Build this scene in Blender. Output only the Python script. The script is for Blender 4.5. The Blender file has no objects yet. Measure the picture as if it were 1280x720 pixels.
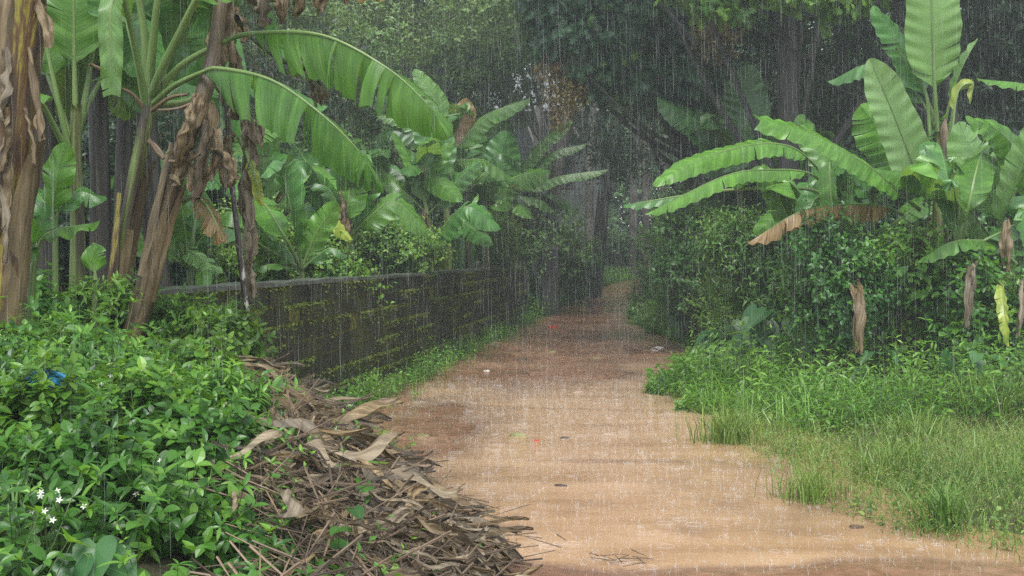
import bpy, math
import numpy as np
from mathutils import Vector

R_ = math.radians
SC = bpy.context.scene
COL = SC.collection
rng = np.random.default_rng(7)
F = 1500.0          # focal length in photograph pixels
EYE = 1.6

# ------------------------------------------------------------------ helpers
def P(px, py, Y):
    return np.array([(px - 640) / F * Y, Y, EYE - (py - 320) / F * Y])

def unit(a):
    a = np.asarray(a, float)
    return a / np.maximum(np.linalg.norm(a, axis=-1, keepdims=True), 1e-9)

def sstep(a, b, x):
    t = np.clip((np.asarray(x, float) - a) / (b - a), 0, 1)
    return t * t * (3 - 2 * t)

_perm = np.random.default_rng(3).random((256, 256))
def vnoise(x, y):
    x = np.asarray(x, float); y = np.asarray(y, float)
    xi = np.floor(x).astype(int); yi = np.floor(y).astype(int)
    fx = x - xi; fy = y - yi
    fx = fx * fx * (3 - 2 * fx); fy = fy * fy * (3 - 2 * fy)
    g = lambda a, b: _perm[a % 256, b % 256]
    return ((g(xi, yi) * (1 - fx) + g(xi + 1, yi) * fx) * (1 - fy)
            + (g(xi, yi + 1) * (1 - fx) + g(xi + 1, yi + 1) * fx) * fy) * 2 - 1
def fbm(x, y, o=4):
    s = 0; a = 1.0; t = 0
    for k in range(o):
        s = s + a * vnoise(x * 2 ** k + 17 * k, y * 2 ** k - 9 * k); t += a; a *= .5
    return s / t

class MB:
    """collects geometry, builds ONE mesh object"""
    def __init__(s):
        s.V = []; s.F = []; s.U = []; s.T = []; s.M = []; s.n = 0
    def add(s, V, Fs, uv=None, tint=None, mi=0):
        V = np.asarray(V, float); k = len(V)
        s.V.append(V)
        s.U.append(np.zeros((k, 2)) if uv is None else np.asarray(uv, float))
        s.T.append(np.full(k, .5) if tint is None else np.broadcast_to(np.asarray(tint, float), (k,)))
        for f in (Fs if isinstance(Fs, list) else [Fs]):
            f = np.asarray(f, int)
            if len(f):
                s.F.append(f + s.n); s.M.append(np.full(len(f), mi))
        s.n += k
    def box(s, a, b, tint=.5, mi=0):
        (x0, y0, z0), (x1, y1, z1) = a, b
        V = [(x0,y0,z0),(x1,y0,z0),(x1,y1,z0),(x0,y1,z0),(x0,y0,z1),(x1,y0,z1),(x1,y1,z1),(x0,y1,z1)]
        s.add(V, [[(0,3,2,1),(4,5,6,7),(0,1,5,4),(1,2,6,5),(2,3,7,6),(3,0,4,7)]], tint=tint, mi=mi)
    def build(s, name, mat, parent=None, origin=None, smooth=False):
        V = np.concatenate(s.V) if s.V else np.zeros((0, 3))
        if origin is None and parent is not None:
            q = parent; o = np.zeros(3)
            while q is not None:
                o = o + np.array(q.location); q = q.parent
            origin = o
        if origin is not None: V = V - np.asarray(origin, float)
        me = bpy.data.meshes.new(name)
        me.vertices.add(len(V)); me.vertices.foreach_set('co', V.ravel())
        loops = np.concatenate([f.ravel() for f in s.F])
        tot = np.concatenate([np.full(len(f), f.shape[1]) for f in s.F])
        start = np.concatenate([[0], np.cumsum(tot)[:-1]])
        me.loops.add(len(loops)); me.loops.foreach_set('vertex_index', loops)
        me.polygons.add(len(tot)); me.polygons.foreach_set('loop_start', start); me.polygons.foreach_set('loop_total', tot)
        me.polygons.foreach_set('material_index', np.concatenate(s.M))
        me.polygons.foreach_set('use_smooth', np.full(len(tot), bool(smooth)))
        uv = me.uv_layers.new(name='UVMap')
        uv.data.foreach_set('uv', np.concatenate(s.U)[loops].ravel())
        at = me.attributes.new('tint', 'FLOAT', 'POINT')
        at.data.foreach_set('value', np.concatenate(s.T))
        me.update(calc_edges=True)
        for m in (mat if isinstance(mat, (list, tuple)) else [mat]): me.materials.append(m)
        o = bpy.data.objects.new(name, me); COL.objects.link(o)
        if parent is not None: o.parent = parent
        elif origin is not None: o.location = origin
        return o

def tag(o, label=None, cat=None, group=None, kind=None):
    if label: o['label'] = label
    if cat: o['category'] = cat
    if group: o['group'] = group
    if kind: o['kind'] = kind
    return o
def thing(name, label, cat, loc, group=None):
    o = bpy.data.objects.new(name, None); COL.objects.link(o)
    o.empty_display_size = .2
    o.location = [float(c) for c in loc]
    return tag(o, label, cat, group)

# ------------------------------------------------------------------ curves and tubes
def spline(pts, n=120):
    p = np.asarray(pts, float)
    if len(p) == 2: p = np.array([p[0], (p[0] + p[1]) / 2, p[1]])
    q = np.vstack([2 * p[0] - p[1], p, 2 * p[-1] - p[-2]])
    out = []
    m = max(8, 240 // (len(p) - 1))
    for i in range(1, len(q) - 2):
        t = np.linspace(0, 1, m, endpoint=False)[:, None]
        a, b, c, d = q[i - 1], q[i], q[i + 1], q[i + 2]
        out.append(.5 * (2 * b + (c - a) * t + (2 * a - 5 * b + 4 * c - d) * t ** 2 + (3 * b - a - 3 * c + d) * t ** 3))
    out.append(p[-1:]); c = np.concatenate(out)
    L = np.concatenate([[0], np.cumsum(np.linalg.norm(np.diff(c, axis=0), axis=1))])
    s = np.linspace(0, L[-1], n)
    return np.stack([np.interp(s, L, c[:, k]) for k in range(3)], 1), L[-1]

def tube(mb, pts, r0, r1, n=20, seg=8, rough=0., seed=0, cap=True, tint=.5, prof=None):
    c, L = spline(pts, n)
    T = unit(np.gradient(c, axis=0))
    ref = np.array([0, 1., 0]) if abs(T[0] @ np.array([0, 1., 0])) < .85 else np.array([1., 0, 0])
    S = unit(np.cross(T, ref)); N = np.cross(S, T)
    a = np.linspace(0, 2 * np.pi, seg + 1)
    f = np.linspace(0, 1, n)
    r = (r0 + (r1 - r0) * f) if prof is None else np.interp(f, prof[0], prof[1])
    rr = r[:, None] * (1 + rough * vnoise(np.cos(a)[None] * 2 + seed * 3.1, f[:, None] * L * 3 + np.sin(a)[None] * 2))
    V = c[:, None] + rr[..., None] * (S[:, None] * np.cos(a)[None, :, None] + N[:, None] * np.sin(a)[None, :, None])
    k = seg + 1
    i, j = np.meshgrid(np.arange(n - 1), np.arange(seg), indexing='ij'); i = i.ravel(); j = j.ravel()
    q = np.stack([i * k + j, (i + 1) * k + j, (i + 1) * k + j + 1, i * k + j + 1], 1)
    uv = np.stack([np.broadcast_to(a[None] / (2 * np.pi), (n, k)), np.broadcast_to((f * L)[:, None], (n, k))], -1)
    V = V.reshape(-1, 3); uv = uv.reshape(-1, 2)
    V = np.vstack([V, c[-1:]]); uv = np.vstack([uv, [[.5, L]]])
    tri = np.stack([(n - 1) * k + np.arange(seg), np.full(seg, n * k), (n - 1) * k + np.arange(seg) + 1], 1)[:, [0, 2, 1]]
    mb.add(V, [q, tri], uv, tint)

# ------------------------------------------------------------------ leaf shapes (unit length along +Y, normal +Z)
def leaf_shape(ws, ts, fold=.25, bend=.2):
    """midrib + two edges; ws half widths at ts"""
    V = [(0, 0, 0)]; U = [(0, 0)]
    for t, w in zip(ts, ws):
        z = -bend * t * t
        V += [(-w, t, z + w * fold), (0, t, z), (w, t, z + w * fold)]; U += [(t, -1), (t, 0), (t, 1)]
    V.append((0, 1, -bend)); U.append((1, 0))
    n = len(ts); Q = []; Tt = [(0, 2, 1), (0, 3, 2)]
    for i in range(n - 1):
        a = 1 + 3 * i; Q += [(a, a + 1, a + 4, a + 3), (a + 1, a + 2, a + 5, a + 4)]
    a = 1 + 3 * (n - 1); e = len(V) - 1
    Tt += [(a, a + 1, e), (a + 1, a + 2, e)]
    return np.array(V, float), [np.array(Q).reshape(-1, 4), np.array(Tt)], np.array(U, float)
OVATE = leaf_shape([.21, .3, .2], [.2, .45, .75], .2, .22)
LANCE = leaf_shape([.11, .15, .1], [.2, .45, .75], .3, .3)
SMALL = leaf_shape([.27], [.45], .3, .15)
def outline_leaf(pts, fold=.15, bend=.25, hub=(0, .3)):
    """fan leaf from a half outline (x>=0), mirrored"""
    r = list(pts); l = [(-x, y) for x, y in reversed(r) if x > 1e-6]
    o = r + l
    V = [(hub[0], hub[1], 0)] + [(x, y, abs(x) * fold - bend * max(y, 0) ** 2) for x, y in o]
    n = len(o)
    return np.array(V, float), [np.array([(0, 1 + i, 1 + (i + 1) % n) for i in range(n)])[:, [0, 1, 2]]], np.array([(y, x * 2) for x, y, z in V])
HEART = outline_leaf([(0, .0), (.14, -.16), (.32, -.14), (.43, .06), (.42, .3), (.3, .58), (.14, .82), (0, 1)], .18, .2, (0, .12))
LOBED = outline_leaf([(0, 0), (.1, .1), (.3, .12), (.14, .26), (.42, .36), (.16, .45), (.42, .62), (.14, .66), (.26, .86), (.07, .82), (0, 1)], .15, .3, (0, .45))

def scatter(mb, proto, pos, d, up, size, tint=.5, sx=1., mi=0):
    V, Fs, U = proto
    pos = np.asarray(pos, float); N = len(pos)
    if N == 0: return
    d = unit(np.broadcast_to(d, (N, 3))); up = np.broadcast_to(up, (N, 3))
    X = unit(np.cross(d, up) + 1e-6); Z = np.cross(X, d)
    size = np.broadcast_to(size, (N,))[:, None, None]
    sx = np.broadcast_to(sx, (N,))[:, None, None]
    W = pos[:, None] + size * (V[None, :, 0:1] * sx * X[:, None] + V[None, :, 1:2] * d[:, None] + V[None, :, 2:3] * Z[:, None])
    k = len(V); off = (np.arange(N) * k)[:, None, None]
    mb.add(W.reshape(-1, 3), [(f[None] + off).reshape(-1, f.shape[1]) for f in Fs], np.tile(U, (N, 1)),
           np.repeat(np.broadcast_to(tint, (N,)), k), mi)

def sticks(mb, a, b, r0, r1, tint=.5, mi=0, seg=4):
    a = np.asarray(a, float); b = np.asarray(b, float); N = len(a)
    if N == 0: return
    d = unit(b - a); ref = np.where(np.abs(d[:, 2:3]) > .9, [[1., 0, 0]], [[0, 0, 1.]])
    S = unit(np.cross(d, ref)); Q = np.cross(S, d)
    an = np.arange(seg) / seg * 2 * np.pi
    ring = S[:, None] * np.cos(an)[None, :, None] + Q[:, None] * np.sin(an)[None, :, None]
    r0 = np.broadcast_to(r0, (N,))[:, None, None]; r1 = np.broadcast_to(r1, (N,))[:, None, None]
    V = np.concatenate([a[:, None] + ring * r0, b[:, None] + ring * r1], 1)
    k = np.arange(seg); q = np.stack([k, k + seg, (k + 1) % seg + seg, (k + 1) % seg], 1)
    caps = np.array([list(range(seg))[::-1], list(range(seg, 2 * seg))])
    off = (np.arange(N) * 2 * seg)[:, None, None]
    L = np.linalg.norm(b - a, axis=1)
    uv = np.zeros((N, 2 * seg, 2)); uv[:, :, 0] = np.tile(k / seg, 2)[None]; uv[:, seg:, 1] = L[:, None]
    mb.add(V.reshape(-1, 3), [(q[None] + off).reshape(-1, 4)] + ([(caps[None] + off).reshape(-1, seg)]), uv.reshape(-1, 2),
           np.repeat(np.broadcast_to(tint, (N,)), 2 * seg), mi)

def sprigs(mb, base, axis, H, nodes, per, proto, size, rg, elev=(.1, .9), tint=None, stem=.004, mi=0, smi=1, taper=.35, sx=1.):
    base = np.asarray(base, float); N = len(base)
    if N == 0: return
    axis = unit(np.broadcast_to(axis, (N, 3))); H = np.broadcast_to(H, (N,)); size = np.broadcast_to(size, (N,))
    ref = np.where(np.abs(axis[:, 2:3]) > .9, [[1., 0, 0]], [[0, 0, 1.]])
    u = unit(np.cross(axis, ref)); v = np.cross(axis, u)
    if tint is None: tint = rg.random(N)
    t = (np.arange(nodes) + 1) / nodes
    az0 = rg.random(N) * 6.28
    az = az0[:, None, None] + np.arange(nodes)[None, :, None] * (1.57 if per == 2 else 2.4) + np.arange(per)[None, None, :] * 6.283 / per + rg.normal(0, .25, (N, nodes, per))
    e = elev[0] + (elev[1] - elev[0]) * t[None, :, None] ** 1.5 + rg.normal(0, .22, (N, nodes, per))
    rad = u[:, None, None] * np.cos(az)[..., None] + v[:, None, None] * np.sin(az)[..., None]
    D = axis[:, None, None] * np.sin(e)[..., None] + rad * np.cos(e)[..., None]
    D[..., 2] -= .12
    p = base[:, None] + axis[:, None] * (H[:, None] * t[None])[..., None]
    p = np.broadcast_to(p[:, :, None], D.shape)
    sz = size[:, None, None] * (1 - taper * t[None, :, None]) * rg.uniform(.7, 1.25, D.shape[:3])
    up = np.broadcast_to(axis[:, None, None] + np.array([0, 0, .6]), D.shape) + rg.normal(0, .25, D.shape)
    tt = np.clip(tint[:, None, None] + rg.normal(0, .13, D.shape[:3]), 0, 1)
    scatter(mb, proto, p.reshape(-1, 3), D.reshape(-1, 3), up.reshape(-1, 3), sz.ravel(), tt.ravel(), sx, mi)
    if stem: sticks(mb, base - axis * .05, base + axis * H[:, None], stem, stem * .4, .5, smi, 3)

# ------------------------------------------------------------------ materials
def mat_new(name):
    m = bpy.data.materials.new(name); m.use_nodes = True
    nt = m.node_tree; nt.nodes.clear()
    return m, nt, nt.nodes, nt.links
def nd(ns, t, **k):
    n = ns.new(t)
    for a, b in k.items(): setattr(n, a, b)
    return n
def ramp(ns, stops, interp='LINEAR'):
    r = ns.new('ShaderNodeValToRGB'); e = r.color_ramp.elements
    r.color_ramp.interpolation = interp
    while len(e) < len(stops): e.new(.5)
    for i, (p, c) in enumerate(stops):
        e[i].position = p; e[i].color = (*c, 1) if len(c) == 3 else c
    return r
def mixc(ns, lk, a, b, f, mode='MIX'):
    m = ns.new('ShaderNodeMix'); m.data_type = 'RGBA'; m.blend_type = mode
    for sock, val in ((m.inputs[0], f), (m.inputs[6], a), (m.inputs[7], b)):
        if hasattr(val, 'is_output'): lk.new(val, sock)
        elif isinstance(val, (int, float)): sock.default_value = val
        else: sock.default_value = (*val, 1)
    return m.outputs[2]
def noise(ns, lk, vec, scale, det=4, rough=.6, dist=0):
    n = ns.new('ShaderNodeTexNoise'); n.inputs['Scale'].default_value = scale
    n.inputs['Detail'].default_value = det; n.inputs['Roughness'].default_value = rough; n.inputs['Distortion'].default_value = dist
    if vec is not None: lk.new(vec, n.inputs['Vector'])
    return n.outputs['Fac']
def mapped(ns, lk, vec, scale=(1, 1, 1)):
    m = ns.new('ShaderNodeMapping'); m.inputs['Scale'].default_value = scale
    lk.new(vec, m.inputs['Vector']); return m.outputs['Vector']
def finish(nt, bsdf):
    o = nt.nodes.new('ShaderNodeOutputMaterial'); nt.links.new(bsdf, o.inputs['Surface'])
def bump(ns, lk, h, strength, dist):
    b = ns.new('ShaderNodeBump'); b.inputs['Strength'].default_value = strength; b.inputs['Distance'].default_value = dist
    lk.new(h, b.inputs['Height']); return b.outputs['Normal']

def foliage_mat(name, dark, mid, lite, rough=.38, trans=.3, under=.25, spec=.5):
    m, nt, ns, lk = mat_new(name)
    at = nd(ns, 'ShaderNodeAttribute', attribute_name='tint')
    rp = ramp(ns, [(0, dark), (.55, mid), (1, lite)]); lk.new(at.outputs['Fac'], rp.inputs[0])
    geo = ns.new('ShaderNodeNewGeometry')
    oi = ns.new('ShaderNodeObjectInfo')
    hs = ns.new('ShaderNodeHueSaturation')
    mr = ns.new('ShaderNodeMapRange'); lk.new(oi.outputs['Random'], mr.inputs[0]); mr.inputs[3].default_value = .485; mr.inputs[4].default_value = .515
    lk.new(mr.outputs[0], hs.inputs['Hue']); lk.new(rp.outputs[0], hs.inputs['Color'])
    pale = mixc(ns, lk, hs.outputs[0], tuple(min(1, c * 1.25 + .03) for c in lite), under)
    col = mixc(ns, lk, hs.outputs[0], pale, geo.outputs['Backfacing'])
    b = ns.new('ShaderNodeBsdfPrincipled'); lk.new(col, b.inputs['Base Color'])
    b.inputs['Roughness'].default_value = rough; b.inputs['Specular IOR Level'].default_value = spec
    tr = ns.new('ShaderNodeBsdfTranslucent')
    tc = mixc(ns, lk, col, (1.7, 1.6, .5), 1., 'MULTIPLY'); lk.new(tc, tr.inputs['Color'])
    mx = ns.new('ShaderNodeMixShader'); mx.inputs[0].default_value = trans
    lk.new(b.outputs[0], mx.inputs[1]); lk.new(tr.outputs[0], mx.inputs[2])
    finish(nt, mx.outputs[0]); return m

def banana_mat(name, base, stripe, brown=0., trans=.3, rough=.26, under=(.22, .36, .13), rough_=None):
    """UV: x = metres along the leaf, y = -1..1 across"""
    m, nt, ns, lk = mat_new(name)
    uvn = ns.new('ShaderNodeUVMap'); uvn.uv_map = 'UVMap'
    sep = ns.new('ShaderNodeSeparateXYZ'); lk.new(uvn.outputs[0], sep.inputs[0])
    ab = nd(ns, 'ShaderNodeMath', operation='ABSOLUTE'); lk.new(sep.outputs[1], ab.inputs[0])
    sw = nd(ns, 'ShaderNodeMath', operation='MULTIPLY_ADD'); lk.new(ab.outputs[0], sw.inputs[0]); sw.inputs[1].default_value = -.05; lk.new(sep.outputs[0], sw.inputs[2])
    cb = ns.new('ShaderNodeCombineXYZ'); lk.new(sw.outputs[0], cb.inputs[0]); lk.new(ab.outputs[0], cb.inputs[1])
    oi = ns.new('ShaderNodeObjectInfo')
    sc = nd(ns, 'ShaderNodeMath', operation='MULTIPLY'); lk.new(oi.outputs['Random'], sc.inputs[0]); sc.inputs[1].default_value = 37.
    lk.new(sc.outputs[0], cb.inputs[2])
    v1 = noise(ns, lk, mapped(ns, lk, cb.outputs[0], (130, .8, 1)), 1., 2, .5)
    v2 = noise(ns, lk, mapped(ns, lk, cb.outputs[0], (14, .6, 1)), 1., 3, .6)
    v3 = noise(ns, lk, mapped(ns, lk, cb.outputs[0], (3, 1.6, 1)), 1., 3, .6)
    r1 = ramp(ns, [(.4, (0, 0, 0)), (.6, (1, 1, 1))]); lk.new(v1, r1.inputs[0])
    c = mixc(ns, lk, base, stripe, r1.outputs[0])
    r2 = ramp(ns, [(.3, tuple(x * .6 for x in base)), (.5, base), (.72, tuple(min(1, x * 1.5) for x in stripe))]); lk.new(v2, r2.inputs[0])
    c = mixc(ns, lk, c, r2.outputs[0], .45)
    r3 = ramp(ns, [(.3, (.75, .75, .7)), (.7, (1.2, 1.15, 1.05))]); lk.new(v3, r3.inputs[0])
    c = mixc(ns, lk, c, r3.outputs[0], .8, 'MULTIPLY')
    # dried edges and blotches
    ed = nd(ns, 'ShaderNodeMath', operation='MULTIPLY_ADD'); lk.new(v2, ed.inputs[0]); ed.inputs[1].default_value = .5; lk.new(ab.outputs[0], ed.inputs[2])
    re = ramp(ns, [(1.0 - brown * .45 + .16, (0, 0, 0)), (1.0 - brown * .45 + .2, (1, 1, 1))]) if brown < .85 else ramp(ns, [(.2, (0, 0, 0)), (.34, (1, 1, 1))])
    half = nd(ns, 'ShaderNodeMath', operation='MULTIPLY'); lk.new(ed.outputs[0], half.inputs[0]); half.inputs[1].default_value = .9
    lk.new(half.outputs[0], re.inputs[0])
    rb = ramp(ns, [(.3, (.09, .05, .02)), (.5, (.27, .165, .06)), (.7, (.44, .33, .16))]); lk.new(v1, rb.inputs[0])
    geo = ns.new('ShaderNodeNewGeometry')
    un = mixc(ns, lk, c, under, .55)
    c = mixc(ns, lk, c, un, geo.outputs['Backfacing'])
    c = mixc(ns, lk, c, rb.outputs[0], re.outputs[0])
    hs = ns.new('ShaderNodeHueSaturation')
    mr = ns.new('ShaderNodeMapRange'); lk.new(oi.outputs['Random'], mr.inputs[0]); mr.inputs[3].default_value = .8; mr.inputs[4].default_value = 1.2
    lk.new(mr.outputs[0], hs.inputs['Value']); lk.new(c, hs.inputs['Color']); c = hs.outputs[0]
    b = ns.new('ShaderNodeBsdfPrincipled'); lk.new(c, b.inputs['Base Color']); b.inputs['Roughness'].default_value = rough
    lk.new(bump(ns, lk, v1, .5, .004), b.inputs['Normal'])
    tr = ns.new('ShaderNodeBsdfTranslucent'); tc = mixc(ns, lk, c, (1.7, 1.6, .5), 1., 'MULTIPLY'); lk.new(tc, tr.inputs['Color'])
    mx = ns.new('ShaderNodeMixShader'); mx.inputs[0].default_value = trans
    lk.new(b.outputs[0], mx.inputs[1]); lk.new(tr.outputs[0], mx.inputs[2]); finish(nt, mx.outputs[0])
    return m

def streak_mat(name, stops, su=14, sv=1.2, rough=.45, bs=.6, bd=.01, trans=0.):
    """fibrous, streaked along UV y"""
    m, nt, ns, lk = mat_new(name)
    uvn = ns.new('ShaderNodeUVMap'); uvn.uv_map = 'UVMap'
    oi = ns.new('ShaderNodeObjectInfo')
    ad = nd(ns, 'ShaderNodeVectorMath', operation='ADD'); lk.new(uvn.outputs[0], ad.inputs[0])
    cb = ns.new('ShaderNodeCombineXYZ'); k = nd(ns, 'ShaderNodeMath', operation='MULTIPLY'); lk.new(oi.outputs['Random'], k.inputs[0]); k.inputs[1].default_value = 53.
    lk.new(k.outputs[0], cb.inputs[2]); lk.new(cb.outputs[0], ad.inputs[1])
    a = noise(ns, lk, mapped(ns, lk, ad.outputs[0], (su, sv, 1)), 1., 5, .62, .6)
    f = noise(ns, lk, mapped(ns, lk, ad.outputs[0], (su * 6, sv * 2, 1)), 1., 3, .6)
    s = nd(ns, 'ShaderNodeMath', operation='MULTIPLY_ADD'); lk.new(f, s.inputs[0]); s.inputs[1].default_value = .35
    s2 = nd(ns, 'ShaderNodeMath', operation='SUBTRACT'); lk.new(a, s2.inputs[0]); s2.inputs[1].default_value = .17
    lk.new(s2.outputs[0], s.inputs[2])
    rp = ramp(ns, stops); lk.new(s.outputs[0], rp.inputs[0])
    at = nd(ns, 'ShaderNodeAttribute', attribute_name='tint'); tm = ramp(ns, [(0, (.35, .33, .32)), (.5, (1, 1, 1)), (1, (1.5, 1.45, 1.35))]); lk.new(at.outputs['Fac'], tm.inputs[0])
    colr = mixc(ns, lk, rp.outputs[0], tm.outputs[0], 1., 'MULTIPLY')
    b = ns.new('ShaderNodeBsdfPrincipled'); lk.new(colr, b.inputs['Base Color']); b.inputs['Roughness'].default_value = rough
    lk.new(bump(ns, lk, s.outputs[0], bs, bd), b.inputs['Normal'])
    out = b.outputs[0]
    if trans:
        tr = ns.new('ShaderNodeBsdfTranslucent'); lk.new(colr, tr.inputs['Color'])
        mx = ns.new('ShaderNodeMixShader'); mx.inputs[0].default_value = trans
        lk.new(out, mx.inputs[1]); lk.new(tr.outputs[0], mx.inputs[2]); out = mx.outputs[0]
    finish(nt, out); return m

def plain_mat(name, col, rough=.5, nscale=8, var=.4, alpha=1., bs=.3, bd=.01, col2=None, spec=.5):
    m, nt, ns, lk = mat_new(name)
    tc = ns.new('ShaderNodeTexCoord')
    n = noise(ns, lk, tc.outputs['Object'], nscale, 5, .65)
    rp = ramp(ns, [(.3, tuple(c * (1 - var) for c in col)), (.7, col2 or tuple(min(1, c * (1 + var)) for c in col))]); lk.new(n, rp.inputs[0])
    b = ns.new('ShaderNodeBsdfPrincipled'); lk.new(rp.outputs[0], b.inputs['Base Color']); b.inputs['Roughness'].default_value = rough
    b.inputs['Alpha'].default_value = alpha; b.inputs['Specular IOR Level'].default_value = spec
    lk.new(bump(ns, lk, n, bs, bd), b.inputs['Normal'])
    finish(nt, b.outputs[0]); return m

M = {}
M['banana'] = banana_mat('banana_leaf_green', (.08, .215, .03), (.145, .32, .05), brown=.12)
M['banana_deep'] = banana_mat('banana_leaf_deep', (.05, .155, .036), (.095, .235, .055), brown=.1, trans=.2)
M['banana_pale'] = banana_mat('banana_leaf_pale', (.15, .31, .09), (.22, .39, .14), brown=0., under=(.26, .40, .18))
M['banana_torn'] = banana_mat('banana_leaf_torn', (.06, .17, .032), (.12, .26, .055), brown=.26)
M['banana_brown'] = banana_mat('banana_leaf_browning', (.08, .14, .03), (.16, .2, .05), brown=1., trans=.15, under=(.2, .13, .07))
M['banana_yellow'] = banana_mat('banana_leaf_yellow', (.26, .34, .05), (.36, .42, .08), brown=.3)
M['rib'] = streak_mat('leaf_rib', [(.3, (.09, .17, .04)), (.7, (.2, .29, .09))], 4, 2, .35)
M['rib_brown'] = streak_mat('dead_rib', [(.3, (.07, .045, .025)), (.7, (.22, .15, .09))], 4, 2, .5)
M['dead'] = streak_mat('dead_leaf', [(.25, (.032, .022, .012)), (.45, (.13, .09, .045)), (.62, (.26, .19, .10)), (.8, (.42, .33, .19))], 9, 1.6, .5, .8, .012, .12)
M['dead_grey'] = streak_mat('dead_leaf_grey', [(.25, (.055, .043, .03)), (.5, (.19, .15, .1)), (.8, (.38, .32, .22))], 9, 1.6, .5, .8, .012, .12)
M['stem'] = streak_mat('banana_stem', [(.22, (.012, .009, .007)), (.42, (.055, .036, .018)), (.54, (.1, .125, .028)), (.68, (.17, .25, .06)), (.85, (.28, .3, .09))], 6, 1.3, .35, .8, .012)
M['stem_green'] = streak_mat('young_banana_stem', [(.25, (.035, .04, .014)), (.45, (.08, .13, .03)), (.75, (.2, .29, .08))], 3, 1.0, .3, .4, .008)
M['stem_brown'] = streak_mat('dry_banana_stem', [(.25, (.018, .011, .008)), (.45, (.065, .044, .021)), (.65, (.145, .1, .05)), (.85, (.27, .2, .11))], 5, .9, .45, .9, .015)
M['sheath'] = streak_mat('peeling_sheath', [(.28, (.012, .009, .007)), (.42, (.06, .032, .016)), (.54, (.15, .08, .03)), (.6, (.3, .28, .04)), (.68, (.2, .11, .04)), (.9, (.3, .24, .15))], 11, 1.6, .4, .9, .014)
M['stem_dark'] = streak_mat('shade_tinted_stem', [(.25, (.01, .009, .007)), (.5, (.03, .024, .018)), (.7, (.06, .05, .03)), (.88, (.1, .1, .045))], 5, 1., .4, .8, .012)  # stem colours darkened, shade under the canopy put into the material
M['pole'] = streak_mat('flecked_pole', [(.3, (.012, .009, .008)), (.56, (.035, .022, .018)), (.62, (.4, .38, .36)), (.8, (.55, .53, .5))], 2.5, 9, .35, .7, .006)
M['bark'] = streak_mat('tree_bark', [(.25, (.012, .012, .010)), (.55, (.038, .037, .03)), (.85, (.1, .1, .085))], 5, 1.5, .5, 1., .03)
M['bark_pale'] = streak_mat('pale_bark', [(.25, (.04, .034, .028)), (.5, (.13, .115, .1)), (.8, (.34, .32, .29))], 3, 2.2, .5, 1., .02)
M['twig'] = plain_mat('twig', (.09, .07, .035), .5, 20, .5)
M['twig_green'] = plain_mat('green_twig', (.07, .11, .03), .45, 20, .4)
M['mound'] = foliage_mat('mound_leaves', (.022, .075, .012), (.07, .19, .022), (.19, .36, .045), .33, .3)
M['weed'] = foliage_mat('weed_leaves', (.035, .1, .015), (.105, .255, .028), (.22, .4, .055), .33, .3)
M['vine'] = foliage_mat('vine_leaves', (.022, .078, .012), (.08, .215, .026), (.23, .40, .045), .33, .28)
M['bush'] = foliage_mat('bush_leaves', (.018, .065, .014), (.06, .165, .028), (.14, .29, .048), .33, .25)
M['broad'] = foliage_mat('broad_leaves', (.03, .1, .03), (.06, .16, .05), (.1, .22, .065), .35, .28, .08)
M['tree'] = foliage_mat('tree_leaves', (.018, .055, .018), (.065, .15, .042), (.17, .3, .085), .45, .25)
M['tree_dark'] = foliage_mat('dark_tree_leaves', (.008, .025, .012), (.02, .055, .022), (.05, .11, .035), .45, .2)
M['lobed'] = foliage_mat('lobed_leaves', (.015, .06, .025), (.045, .13, .05), (.15, .25, .05), .38, .25)
M['grass'] = foliage_mat('grass_blades', (.045, .11, .018), (.11, .23, .035), (.26, .36, .08), .45, .3)
M['seed'] = foliage_mat('seed_heads', (.16, .17, .05), (.25, .26, .09), (.38, .34, .16), .6, .3)
M['flower'] = plain_mat('flower_white', (.62, .63, .55), .5, 30, .08)
M['dried_flower'] = foliage_mat('dried_flowers', (.09, .05, .018), (.2, .13, .04), (.36, .28, .09), .6, .2)
M['moss'] = foliage_mat('moss_tufts', (.045, .075, .008), (.1, .15, .016), (.2, .25, .03), .7, .2)
M['fruit'] = plain_mat('banana_fruit', (.14, .25, .04), .35, 25, .35, col2=(.3, .33, .06))
M['bunch'] = plain_mat('bunch_stalk', (.035, .05, .02), .4, 30, .5)
M['bract'] = streak_mat('dried_bract', [(.3, (.05, .03, .025)), (.55, (.3, .24, .2)), (.8, (.6, .54, .48))], 10, 1, .5)
M['bag'] = plain_mat('blue_plastic', (.015, .13, .42), .18, 14, .45, col2=(.05, .34, .62), bs=.5)
M['red'] = plain_mat('red_plastic', (.5, .06, .04), .35, 20, .2)
M['white_litter'] = plain_mat('white_plastic', (.62, .62, .6), .35, 20, .15)
M['yellow_litter'] = plain_mat('fallen_leaf_yellow', (.24, .24, .1), .4, 20, .3)
M['stone'] = plain_mat('wet_stone', (.1, .08, .07), .3, 16, .5)
M['wire'] = plain_mat('wire', (.06, .06, .06), .4, 5, .2)
M['plaster'] = plain_mat('weathered_plaster', (.13, .15, .14), .6, 1.5, .5)
M['roof'] = plain_mat('roof_sheet', (.34, .36, .36), .4, 4, .25)
M['roof_clay'] = plain_mat('roof_tile', (.12, .07, .05), .5, 4, .35)
M['door_wood'] = plain_mat('door_wood', (.05, .035, .025), .5, 6, .3)
M['glass'] = plain_mat('window_glass', (.02, .025, .03), .1, 3, .1)
M['sticks'] = streak_mat('dead_sticks', [(.25, (.03, .02, .013)), (.5, (.12, .082, .052)), (.8, (.31, .24, .16))], 3, 5, .45)

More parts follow.
